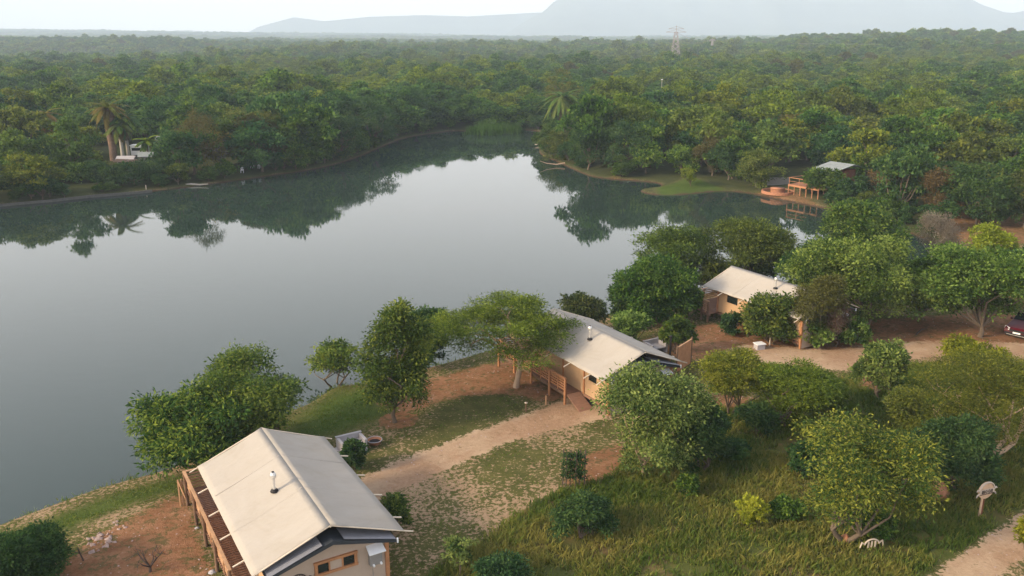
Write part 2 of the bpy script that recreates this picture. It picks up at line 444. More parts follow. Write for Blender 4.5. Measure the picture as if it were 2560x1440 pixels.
path_m, bare_m, mead_m, lawn_m = ground_masks(P2)
rut_m = RUT[0]
bushland = np.where((P2[:, 1] > 88) | (np.abs(P2[:, 0]) > 60), smooth(-.6, .6, SD), 0.0) * (1 - lawn_m) * (1 - bare_m)
idx = np.arange(nx * ny).reshape(ny, nx)
quads = np.stack([idx[:-1, :-1], idx[:-1, 1:], idx[1:, 1:], idx[1:, :-1]], -1).reshape(-1, 4)
gme = np_mesh('ground', np.column_stack([P2, Z]), quads, smooth_sh=True)
for nm, arr in (('path', path_m), ('bare', bare_m), ('mead', mead_m), ('lawn', lawn_m), ('bush', bushland), ('shore', SD), ('rut', rut_m)):
    a = gme.attributes.new(nm, 'FLOAT', 'POINT'); a.data.foreach_set('value', arr.astype(np.float32))

def ground_material():
    m, nt, out = mat_new('ground_earth'); g = NT(nt)
    pos = g.n('ShaderNodeNewGeometry').outputs['Position']
    def A(n): a = g.n('ShaderNodeAttribute'); a.attribute_name = n; return a.outputs['Fac']
    big = g.noise(pos, 0.18, 4, 0.6); mid = g.noise(pos, 0.9, 5, 0.65, 0.3); fine = g.noise(pos, 5.5, 4, 0.65, 0.4); tiny = g.noise(pos, 22, 3, 0.6)
    grassc = g.ramp(g.math('ADD', g.math('MULTIPLY', mid, 0.6), g.math('MULTIPLY', tiny, 0.4)), [(0.32, (0.050, 0.058, 0.018)), (0.52, (0.095, 0.095, 0.030)), (0.70, (0.155, 0.13, 0.050))])
    lawnc = g.ramp(g.math('ADD', g.math('MULTIPLY', mid, 0.5), g.math('MULTIPLY', tiny, 0.5)), [(0.3, (0.040, 0.072, 0.014)), (0.7, (0.085, 0.115, 0.026))])
    sand = g.ramp(g.math('ADD', g.math('MULTIPLY', mid, 0.5), g.math('MULTIPLY', fine, 0.5)), [(0.3, (0.36, 0.245, 0.155)), (0.7, (0.51, 0.375, 0.255))])
    red = g.ramp(g.math('ADD', g.math('MULTIPLY', mid, 0.45), g.math('ADD', g.math('MULTIPLY', fine, 0.35), g.math('MULTIPLY', tiny, 0.2))), [(0.30, (0.125, 0.058, 0.028)), (0.45, (0.215, 0.105, 0.054)), (0.56, (0.275, 0.145, 0.08)), (0.70, (0.40, 0.25, 0.16))])
    # thin lawn with bare sandy flecks
    fleck = g.step(g.math('ADD', fine, g.math('MULTIPLY', g.math('SUBTRACT', big, 0.5), 0.7)), 0.50, 0.60)
    ln = A('lawn')
    thin = g.mix(g.math('MULTIPLY', fleck, g.math('SUBTRACT', 0.85, ln, True)), grassc, g.mix(0.35, sand, red))
    thin = g.mix(ln, thin, lawnc)
    md = A('mead')
    meadc = g.ramp(g.math('ADD', g.math('MULTIPLY', big, 0.5), g.math('MULTIPLY', mid, 0.5)), [(0.3, (0.050, 0.070, 0.017)), (0.5, (0.085, 0.095, 0.026)), (0.66, (0.18, 0.115, 0.058))])
    c = g.mix(g.step(g.math('ADD', md, g.math('MULTIPLY', g.math('SUBTRACT', mid, 0.5), 0.5)), 0.4, 0.6), thin, meadc)
    ba = g.math('ADD', A('bare'), g.math('MULTIPLY', g.math('SUBTRACT', fine, 0.5), 1.1))
    ba = g.math('ADD', ba, g.math('MULTIPLY', g.math('SUBTRACT', mid, 0.5), 0.7))
    drygrass = g.ramp(tiny, [(0.35, (0.085, 0.07, 0.026)), (0.65, (0.17, 0.125, 0.06))])
    c = g.mix(g.step(ba, 0.42, 0.62), c, g.mix(g.step(g.noise(pos, 2.6, 4, 0.7, 0.5), 0.50, 0.62), red, drygrass))
    pa = g.math('ADD', A('path'), g.math('MULTIPLY', g.math('SUBTRACT', fine, 0.5), 1.1))
    pa = g.math('ADD', pa, g.math('MULTIPLY', g.math('SUBTRACT', mid, 0.5), 0.9))
    rutted = g.mix(g.math('MULTIPLY', g.math('MULTIPLY', A('rut'), g.step(mid, 0.35, 0.6)), 0.55), g.mix(g.step(big, 0.45, 0.62), sand, g.mix(0.5, sand, red)), g.mix(0.7, sand, red))
    verge = g.math('MULTIPLY', g.math('MULTIPLY', g.step(g.noise(pos, 3.4, 4, .7, .6), .56, .66), g.math('SUBTRACT', 1.0, A('rut'), True)), .6)
    c = g.mix(g.step(pa, 0.42, 0.60), c, g.mix(verge, rutted, drygrass))
    bush = A('bush')
    bushc = g.ramp(g.math('ADD', g.math('MULTIPLY', big, 0.4), g.math('MULTIPLY', mid, 0.6)), [(0.3, (0.035, 0.045, 0.016)), (0.6, (0.060, 0.066, 0.026)), (0.8, (0.15, 0.105, 0.055))])
    c = g.mix(bush, c, bushc)
    sh = A('shore')
    wet = g.math('SUBTRACT', 1.0, g.step(g.math('ADD', sh, g.math('MULTIPLY', g.math('SUBTRACT', fine, 0.5), 0.5)), 0.12, 0.4))
    c = g.mix(wet, c, (0.075, 0.048, 0.03))
    hgt = g.math('ADD', g.math('MULTIPLY', fine, 0.6), g.math('MULTIPLY', tiny, 0.4))
    b = g.bsdf(c, 0.95, 0.02, 0, g.bump(hgt, 0.9, 0.10))
    g.link(b.outputs[0], out.inputs[0]); return m
gme.materials.append(ground_material())
tag(obj('ground', gme), kind='structure')

def water_material():
    m, nt, out = mat_new('lake_water'); g = NT(nt)
    pos = g.n('ShaderNodeNewGeometry').outputs['Position']
    mp = g.n('ShaderNodeMapping'); mp.inputs['Scale'].default_value = (0.8, 1.4, 1); g.link(pos, mp.inputs[0])
    n1 = g.noise(mp.outputs[0], 0.7, 3, 0.5); n2 = g.noise(mp.outputs[0], 3.0, 2, 0.5); n3 = g.noise(pos, 0.05, 2, 0.5)
    h = g.math('ADD', g.math('MULTIPLY', n1, 0.6), g.math('MULTIPLY', n2, 0.15))
    bp = g.n('ShaderNodeBump'); bp.inputs['Distance'].default_value = 0.03; g.link(h, bp.inputs['Height'])
    g.link(g.math('ADD', g.math('MULTIPLY', g.step(n3, 0.45, 0.65), 0.22), 0.05), bp.inputs['Strength'])
    b = g.bsdf((0.022, 0.038, 0.030), 0.03, 0.75, 0, bp.outputs[0]); b.inputs['IOR'].default_value = 1.34
    g.link(b.outputs[0], out.inputs[0]); return m
wlo, whi = lake.min(0) - 6, lake.max(0) + 6
wme = MB().add([(wlo[0], wlo[1], 0), (whi[0], wlo[1], 0), (whi[0], whi[1], 0), (wlo[0], whi[1], 0)], [(0, 1, 2, 3)]).mesh('lake_water', water_material())
tag(obj('lake_water', wme), kind='structure')

# ------------------------------------------------------------------ mountains far behind
def range_mesh(name, prof, dist, depth, rough, seed, mat):
    us = np.array([p[0] for p in prof], float); vs = np.array([p[1] for p in prof], float)
    n = 160; u = np.linspace(us[0], us[-1], n); v = np.interp(u, us, vs)
    q = (u - 1280) / FPX / math.cos(PITCH); top = CAMH + (VH - v) / FPX * dist * 1.0
    rows = []
    for j, (fy, fz) in enumerate([(-1.0, -0.02), (-0.75, 0.10), (-0.5, 0.32), (-0.28, 0.62), (-0.12, 0.88), (0.0, 1.0), (0.15, 1.0), (0.6, 0.5), (1.0, -0.02)]):
        y = dist + depth * fy; z = top * fz
        if 0 < j < 5: z = z * (1 + rough * (vnoise(u / 60 + 3 * j, np.full(n, j * 1.7), seed) - 0.5)); y = y + depth * 0.3 * (vnoise(u / 45, np.full(n, j * 2.3), seed + 1) - 0.5)
        rows.append(np.column_stack([q * dist, np.broadcast_to(y, n), z]))
    V = np.concatenate(rows); ix = np.arange(len(V)).reshape(-1, n)
    Q = np.stack([ix[:-1, :-1], ix[:-1, 1:], ix[1:, 1:], ix[1:, :-1]], -1).reshape(-1, 4)
    return np_mesh(name, V, Q, mat, smooth_sh=True)
mount_mat = plain('mountain_scrub', (0.09, 0.10, 0.075), 0.95, 0.05, var=0.4, scale=0.008, bump=0)
tag(obj('mountain_range', range_mesh('mountain_range', [(600, 120), (660, 88), (700, 68), (780, 47), (850, 56), (950, 46), (1080, 42), (1180, 45), (1340, 36), (1460, 40), (1600, 60), (1700, 120)], 7250, 380, 0.3, 4, mount_mat)), kind='structure')
tag(obj('mountain', range_mesh('mountain', [(1180, 130), (1260, 88), (1320, 50), (1352, 35), (1375, 12), (1395, 3), (1500, -1), (1660, 2), (1700, -6), (1850, -16), (2100, -22), (2260, -12), (2320, 3), (2350, 18), (2405, 36), (2440, 38), (2480, 30), (2530, 40), (2600, 50), (2800, 70), (3100, 80), (3400, 130)], 6500, 900, 0.35, 8, mount_mat)), kind='structure')

# ------------------------------------------------------------------ trees
def unit(a): return a / (np.linalg.norm(a, axis=-1, keepdims=True) + 1e-9)

def leaf_mesh(name, pos, dirn, nrm, ln, wd, tone, mat):
    side = unit(np.cross(dirn, nrm)); nn = unit(np.cross(side, dirn)); ln = ln[:, None]; wd = wd[:, None]
    base = pos; tip = pos + dirn * ln - nn * ln * 0.10
    l = pos + dirn * ln * 0.48 + side * wd * 0.5 + nn * wd * 0.16
    r = pos + dirn * ln * 0.48 - side * wd * 0.5 + nn * wd * 0.16
    V = np.stack([base, r, tip, l], 1).reshape(-1, 3)
    return np_mesh(name, V, np.arange(len(V)).reshape(-1, 4), mat, {'tone': tone})

def crown_leaves(R, lobes, n, lpc, clump_r, leafL, leafW, droop=0.15, flat=0.6, tip=0.0, low=-0.55, tone0=0.45, spread=0.75):
    lobes = np.array(lobes, float); c, r = lobes[:, :3], lobes[:, 3:6]
    w = (r.prod(1)) ** (2 / 3); w /= w.sum()
    nc = max(6, int(n / lpc * 1.5)); li = R.choice(len(lobes), nc, p=w)
    d = unit(R.normal(size=(nc, 3))); bad = d[:, 2] < low; d[bad, 2] *= -1
    cen = c[li] + d * r[li] * (0.66 + 0.40 * R.random((nc, 1)))
    keep = np.ones(nc, bool)
    for k in range(len(lobes)):
        q = np.linalg.norm((cen - c[k]) / r[k], axis=1)
        keep &= ~((q < 0.58) & (li != k) & (R.random(nc) < 0.8))
    cen, d = cen[keep], d[keep]
    k = np.repeat(np.arange(len(cen)), lpc); m = len(k)
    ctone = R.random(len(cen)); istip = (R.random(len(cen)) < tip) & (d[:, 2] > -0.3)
    off = R.normal(size=(m, 3)) * np.array([1, 1, flat]) * clump_r * 0.6
    pos = cen[k] + off
    out = d[k]
    dirn = unit(off / clump_r * 1.1 + out * 0.35 + R.normal(size=(m, 3)) * 0.45 + np.array([0, 0, -droop]))
    nrm = unit(out * 0.35 + np.array([0, 0, 0.7]) + R.normal(size=(m, 3)) * 0.7)
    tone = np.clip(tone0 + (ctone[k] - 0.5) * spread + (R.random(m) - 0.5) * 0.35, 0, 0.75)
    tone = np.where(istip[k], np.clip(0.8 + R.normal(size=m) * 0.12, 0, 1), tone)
    s = 0.7 + 0.6 * R.random(m)
    return pos, dirn, nrm, leafL * s, leafW * s, tone, cen

SPECIES = {  # leaf length, width, leaves per clump, clump radius, cover, flatness, droop, tip share, number of lobes
    'broad': dict(leafL=.24, leafW=.12, lpc=26, cr=.42, cover=2.3, flat=.7, droop=.25, tip=.10, lobes=14),
    'dark': dict(leafL=.22, leafW=.11, lpc=26, cr=.40, cover=2.5, flat=.7, droop=.2, tip=.04, lobes=14),
    'fig': dict(leafL=.34, leafW=.13, lpc=18, cr=.40, cover=2.4, flat=.6, droop=.30, tip=.30, lobes=14),
    'acacia': dict(leafL=.19, leafW=.065, lpc=40, cr=.50, cover=1.5, flat=.28, droop=.02, tip=.22, lobes=13),
    'olive': dict(leafL=.20, leafW=.09, lpc=28, cr=.45, cover=2.0, flat=.6, droop=.15, tip=.12, lobes=14),
    'brown': dict(leafL=.17, leafW=.07, lpc=26, cr=.45, cover=1.5, flat=.7, droop=.2, tip=.1, lobes=9),
    'pale': dict(leafL=.22, leafW=.12, lpc=24, cr=.38, cover=2.0, flat=.65, droop=.1, tip=.28, lobes=15),
    'lime': dict(leafL=.22, leafW=.10, lpc=22, cr=.35, cover=2.0, flat=.6, droop=.1, tip=.3, lobes=8),
    'grey': dict(leafL=.16, leafW=.035, lpc=30, cr=.5, cover=0.8, flat=.9, droop=-.3, tip=.1, lobes=8),
}

def crown_lobes(R, n, zc, rx, rz, umbrella=False, cx=0.0, cy=0.0):
    """main boughs of a crown; each carries smaller puffs of leaves (see puffs)"""
    out = []
    if umbrella:
        for k in range(n):
            a = 2 * math.pi * (k + R.random() * .6) / n * 2.3; q = rx * (0.10 + 0.72 * math.sqrt((k + .3) / n))
            s = rx * (0.30 + 0.14 * R.random())
            out.append((cx + q * math.cos(a), cy + q * math.sin(a), zc + rz * (0.55 - 1.25 * (q / rx) ** 1.6 + 0.6 * (R.random() - .5)), s, s, rz * (0.24 + .14 * R.random())))
        return out
    out.append((cx, cy, zc + rz * .1, rx * .55, rx * .55, rz * .7))
    for k in range(n - 1):
        d = unit(R.normal(size=3)); d[2] = d[2] * .95 - .20
        q = 0.45 + 0.28 * R.random(); s = 0.30 + 0.16 * R.random()
        out.append((cx + d[0] * rx * q, cy + d[1] * rx * q, zc + d[2] * rz * q, rx * s, rx * s, min(rz * s * 1.05, rx * s * 1.2)))
    return out

def puffs(R, lobes, per=6, flat=.75):
    out = []
    for lx, ly, lz, a, b, c in lobes:
        for _ in range(per):
            d = unit(R.normal(size=3)); d[2] = abs(d[2]) if R.random() < .7 else d[2]
            s = .34 + .26 * R.random()
            out.append((lx + d[0] * a * .82, ly + d[1] * b * .82, lz + d[2] * c * .85, a * s, b * s, max(c * s * flat, .55 * a * s * flat)))
    return out

def trunk_mesh(R, lobes, cen, rt, fork, mat, stems=1, spread=0.5, n_sub=40, twist=0.12):
    m = MB()
    for s in range(stems):
        a = R.random() * 6.28; b0 = np.array([math.cos(a), math.sin(a), 0]) * (spread * .35 if stems > 1 else 0)
        lean = np.array([math.cos(a), math.sin(a), 0]) * (spread if stems > 1 else spread * .25)
        f = np.array([0, 0, fork]) + b0 + lean
        mid = (b0 + f) / 2 + R.normal(size=3) * twist * np.array([1, 1, 0]) * fork * .4
        m.tube([b0 - [0, 0, .25], b0 + [0, 0, .05 * fork], mid, f], [rt * 1.35, rt * 1.1, rt * .9, rt * .75], 8)
        for lb in lobes[s::stems]:
            e = np.array(lb[:3]); k = (f + e) / 2 + R.normal(size=3) * .12 * np.linalg.norm(e - f) + [0, 0, .06 * np.linalg.norm(e - f)]
            m.tube([f - [0, 0, .1], k, e], [rt * .55, rt * .38, rt * .16], 6, False)
            if len(cen):
                dd = np.linalg.norm(cen - e, axis=1); near = np.argsort(dd)[:max(3, n_sub // len(lobes))]
                for j in near: m.tube([e + R.normal(size=3) * .1, (e + cen[j]) / 2 + R.normal(size=3) * .1, e + (cen[j] - e) * 1.22], [rt * .16, rt * .10, rt * .04], 4, False)
    return m.mesh('trunk', mat)

GROUP_COUNT = {}
def tree(label, sp, base, vtop, width, du=0.0, clear=0.22, tint=(1, 1, 1), bark='bark', stems=1, spread=.5, name='tree', cat='tree', group=None,
         umbrella=None, rt=None, seed=None, cover=None, lobes_n=None, leaf_scale=1.0, limbs=True, tip=None, maxn=18500):
    """base: pixel where it stands; vtop: row of its top; width: crown width in px; du: crown offset in px"""
    R = np.random.default_rng(seed if seed is not None else int(base[0] * 7 + base[1] * 13))
    S = SPECIES[sp]; p = ground(*base); dist = math.hypot(p[1], CAMH - p[2]); k = (p[1] * math.cos(PITCH) + (CAMH - p[2]) * math.sin(PITCH)) / FPX
    H = top_height(p[0], p[1], vtop) - p[2]; rx = width * k / 2
    H = max(H, .5); zlow = H * clear; rz = (H - zlow) / 2 * .93; zc = (H + zlow) / 2 - .02 * H; rx *= .88; cx = du * k
    umb = umbrella if umbrella is not None else (sp == 'acacia')
    boughs = crown_lobes(R, min(lobes_n or S['lobes'], 14), zc, rx, rz, umb, cx); lob = puffs(R, boughs, 6, .55 if umb or sp == 'acacia' else .8)
    sc = .77 * leaf_scale * max(0.8, min(1.5, dist / 48.0)); lL, lW = S['leafL'] * sc, S['leafW'] * sc
    area = sum(4 * math.pi * ((l[3] * l[4] + 2 * l[3] * l[5]) / 3) for l in lob) * 0.40
    n = int(min(maxn, max(250, (cover or S['cover']) * area / (lL * lW * .5))))
    cr = S['cr'] * min(1.0, max(.25, rx / 3.2))
    pos, dirn, nrm, ln, wd, tone, cen = crown_leaves(R, lob, n, S['lpc'], cr, lL, lW, S['droop'], S['flat'], S['tip'] if tip is None else tip)
    ok = pos[:, 2] > 0.03
    root = empty(name, p, 0)
    rt = rt or 0.013 * H + 0.010 * rx
    obj('trunk', trunk_mesh(R, boughs, cen, rt, max(zlow * 1.05, H * .12), M[bark], stems, spread * rx * .4, 46 if limbs else 0), root)
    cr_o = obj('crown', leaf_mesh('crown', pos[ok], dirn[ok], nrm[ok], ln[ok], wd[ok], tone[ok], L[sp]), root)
    tinted(cr_o, tint)
    return tag(root, label, cat, group)

# ---- trees and shrubs of the near bank
tree('broad dark green tree at the water, close behind the cream tent nearest the camera', 'broad', (660, 1112), 842, 345, clear=0.05, stems=3, du=-25, tint=(1, 1.0, 1), seed=5)
tree('big-leaved tree with yellow-green leaf tufts, at the water left of the nearest tent', 'fig', (505, 1172), 960, 365, clear=0.02, stems=3, seed=7, tint=(.9, 1, .95))
tree('thin many-stemmed sapling leaning over the water beside the grass bank', 'broad', (838, 966), 855, 185, clear=0.29, stems=4, spread=.9, cover=.8, seed=3, tip=.3, tint=(1.25, 1.2, 1.1), limbs=True)
tree('tall upright leafy tree standing in a round bed of bare earth', 'broad', (987, 1056), 722, 262, du=14, clear=0.05, seed=21, tint=(1.15, 1.05, 1), lobes_n=18, cover=2.4)
tree('slim dark tree at the water between the upright tree and the spreading thorn tree', 'dark', (1062, 922), 745, 150, clear=0.05, seed=22)
tree('spreading flat-topped thorn tree with a pale forked trunk beside the middle tent', 'acacia', (1287, 966), 740, 385, du=-40, clear=0.34, bark='barkpale', stems=2, spread=.25, rt=.17, seed=33, tint=(.88, 1.05, 1), cover=1.2, maxn=23000)
tree('dark reddish-green shrub behind the ridge of the middle tent', 'dark', (1455, 838), 728, 140, clear=0.02, seed=34, tint=(1.15, .82, .9), stems=3, name='shrub', cat='shrub')
tree('bright leafy young tree on the far side of the middle tent', 'pale', (1575, 862), 772, 130, clear=0.05, stems=3, seed=35, tint=(.8, .95, .8))
tree('large round dark green tree by the water between the middle and far tents', 'broad', (1632, 806), 622, 225, clear=0.04, seed=36, tint=(.75, .95, .9), stems=2, lobes_n=18)
tree('olive tree with bare twigs at the water behind the large round tree', 'olive', (1690, 744), 545, 280, clear=0.09, seed=37, tint=(.78, 1.05, .8))
tree('tall olive-green tree behind the ridge of the far tent', 'olive', (1865, 724), 520, 260, clear=0.08, seed=38, tint=(.85, 1.0, .8))
tree('dark bluish tree just behind the roof of the far tent', 'dark', (1905, 720), 585, 120, clear=0.07, seed=39)
tree('broad domed tree in front of the wooden lodge deck', 'broad', (2125, 738), 466, 320, clear=0.05, seed=40, tint=(.9, 1, 1), lobes_n=18)
tree('huge spreading tree right of the far tent, its crown over the sandy track', 'pale', (2165, 818), 572, 425, clear=0.09, seed=41, tint=(.75, .82, .62), lobes_n=22, rt=.2, maxn=23000)
tree('huge leafy tree at the right edge above the dark red car', 'pale', (2450, 842), 582, 400, clear=0.10, seed=42, tint=(.7, .86, .65), lobes_n=22, rt=.18, maxn=23000)
tree('bright yellow-green domed tree behind the huge trees on the right', 'lime', (2450, 720), 528, 165, clear=0.05, seed=43, tint=(.85, .9, .8))
tree('pale grey nearly leafless tree between the domed tree and the yellow-green one', 'grey', (2325, 690), 500, 130, clear=0.09, seed=44, bark='barkwhite')
tree('dark green tree partly cut by the right edge, behind the car', 'dark', (2600, 760), 600, 220, clear=0.05, seed=45)
tree('drying brownish tree hiding the near end of the far tent', 'brown', (2045, 872), 662, 175, clear=0.05, seed=46, stems=2, tint=(.72, .92, .65))
tree('green tree standing in front of the canvas wall of the far tent', 'broad', (1930, 858), 724, 185, clear=0.05, seed=47, stems=2, tint=(1.1, 1, 1))
tree('small dark round bush below the deck of the far tent', 'dark', (1826, 838), 775, 66, clear=0.00, seed=48, name='bush', cat='bush')
tree('light green leafy bush left of the brown panels', 'pale', (2040, 872), 792, 85, clear=0.05, seed=49, name='bush', cat='bush', tint=(.8, .95, .8))
tree('light green leafy bush beside the trunk of the huge spreading tree', 'pale', (2130, 870), 790, 88, clear=0.05, seed=50, name='bush', cat='bush', tint=(.8, .95, .8))
tree('purplish-grey twiggy shrub between two light green bushes', 'grey', (2088, 866), 745, 120, clear=0.02, seed=51, name='shrub', cat='shrub', tint=(.75, .6, .62), stems=4)
tree('small bushy tree between the middle tent and the far tent', 'broad', (1690, 884), 790, 92, clear=0.10, seed=52, stems=2, tint=(1.1, 1.05, .9))
tree('pale leafy young tree on the verge of the sandy track', 'pale', (2205, 1000), 836, 155, clear=0.08, seed=53, stems=2, tint=(1, 1, .9))
tree('yellow-green thorn tree with a dark forked trunk behind the pale-trunked tree', 'acacia', (1822, 1035), 846, 210, clear=0.14, seed=54, stems=2, umbrella=False, cover=1.7, tint=(1, 1, .9))
tree('bushy green thorn tree left of the pale young tree', 'acacia', (1965, 1066), 872, 260, clear=0.05, seed=55, umbrella=False, cover=2.1, tint=(.72, .9, .8), stems=2)
tree('pale-leaved tree on two whitish trunks in front of the middle tent', 'pale', (1610, 1188), 908, 350, du=10, clear=0.09, seed=56, bark='barkpale', stems=2, spread=.2, rt=.07, lobes_n=20, cover=2.2)
tree('dark bushy tree joined to the right of the pale-leaved tree', 'dark', (1748, 1178), 985, 190, clear=0.02, seed=57, stems=3, tint=(1.1, 1.05, .9))
tree('open tree with yellow-tipped leaves in the tall grass', 'fig', (2112, 1348), 1000, 410, clear=0.05, seed=58, stems=2, cover=1.25, tint=(.85, .82, .8), leaf_scale=.75, lobes_n=16, tip=.16)
tree('dense dark green tree behind the termite mound', 'dark', (2395, 1228), 1030, 215, clear=0.02, seed=59, stems=3)
tree('tangled yellowish thorn tree spreading over the right edge', 'acacia', (2470, 1140), 868, 520, clear=0.10, seed=60, umbrella=False, cover=1.9, tint=(.9, .85, .85), bark='barkpale', stems=3, lobes_n=16, maxn=23000)
tree('low yellowish bush on the track verge in front of the car', 'lime', (2410, 905), 852, 190, clear=0.00, seed=61, name='bush', cat='bush', tint=(.8, .75, .6))
tree('bright yellow-green spiky shrub in the tall grass', 'lime', (1872, 1312), 1236, 96, clear=0.00, seed=62, name='shrub', cat='shrub', tip=.7, tint=(1.25, 1.15, 1))
tree('dark green bush at the edge of the tall grass below the staked creeper', 'dark', (1462, 1345), 1232, 165, clear=0.00, seed=63, name='bush', cat='bush', stems=3, tint=(1.2, 1.15, 1.1))
tree('dark bush beside the concrete barbecue and the nearest tent', 'dark', (886, 1175), 1098, 84, clear=0.02, seed=64, name='bush', cat='bush')
tree('leafy bush against the right side of the nearest tent', 'broad', (992, 1325), 1228, 88, clear=0.01, seed=65, name='bush', cat='bush')
tree('dense dark bush in the bottom left corner', 'dark', (70, 1460), 1318, 260, clear=0.00, seed=66, name='bush', cat='bush', stems=3, tint=(.9, .95, .8))
tree('small tree with drooping pale leaves near the corner of the nearest tent', 'pale', (1150, 1445), 1340, 100, clear=0.36, seed=67, cover=.9, tip=.4)
tree('low dark bush at the bottom edge right of the nearest tent', 'dark', (1245, 1478), 1398, 170, clear=0.00, seed=68, name='bush', cat='bush', tint=(1.2, 1.2, 1.2))
tree('small round bush in the grass below the pale-leaved tree', 'broad', (1718, 1240), 1186, 62, clear=0.00, seed=69, name='bush', cat='bush', tint=(1, 1.1, .9))
tree('low green bush beneath the open yellow-tipped tree', 'broad', (2180, 1330), 1258, 130, clear=0.00, seed=71, name='bush', cat='bush', tint=(.8, 1, .9))
tree('golden-green feathery bush cut by the right edge', 'lime', (2578, 1420), 1268, 110, clear=0.00, seed=72, name='bush', cat='bush', tint=(1, .88, .7), tip=.5)
tree('dark green bush between the pale-leaved tree and the thorn trees', 'dark', (1890, 1085), 1010, 120, clear=0.00, seed=74, name='bush', cat='bush', tint=(1.1, 1.1, 1))
tree('feathery green shrub right of the bushy thorn tree', 'acacia', (2060, 1030), 925, 120, clear=0.00, seed=75, umbrella=False, name='shrub', cat='shrub', tint=(.75, .9, .8), cover=2)
tree('olive shrub left of the tangled thorn tree', 'olive', (2270, 1080), 960, 150, clear=0.00, seed=76, name='shrub', cat='shrub', tint=(.9, 1, .8))

for lab, sp, base, vt, w, tn_ in [
    ('round leafy tree between the two huge trees by the sandy track', 'pale', (2305, 800), 640, 200, (.6, .78, .55)), ('dark tree in the gap behind the far tent and the huge spreading tree', 'dark', (2020, 760), 600, 170, (1.1, 1.1, .9)),
    ('dark bush under the left side of the huge spreading tree', 'dark', (2090, 800), 725, 130, (1.2, 1.1, .9)), ('leafy bush by the water right of the large round dark tree', 'broad', (1715, 800), 705, 90, (.7, .9, .8)),
    ('dark bush at the water left of the far tent deck', 'dark', (1560, 800), 700, 120, (1.1, 1, .9)), ('low shrub behind the ridge end of the far tent', 'olive', (1790, 735), 640, 110, (.8, .9, .7)),
    ('low green bush in the grass between the bright shrub and the open tree', 'broad', (1965, 1300), 1245, 100, (.9, 1.1, .9)),
    ('dark green bush below the bushy thorn tree', 'dark', (2010, 1180), 1108, 120, (1.1, 1.15, 1)), ('small dark bush right of the dark bushy tree', 'dark', (1835, 1150), 1098, 80, (1.1, 1.2, 1)),
    ('low green bush left of the termite mound', 'broad', (2290, 1262), 1205, 85, (.8, 1, .8))]:
    tree(lab, sp, base, vt, w, clear=0, tint=tn_, name='bush', cat='bush')

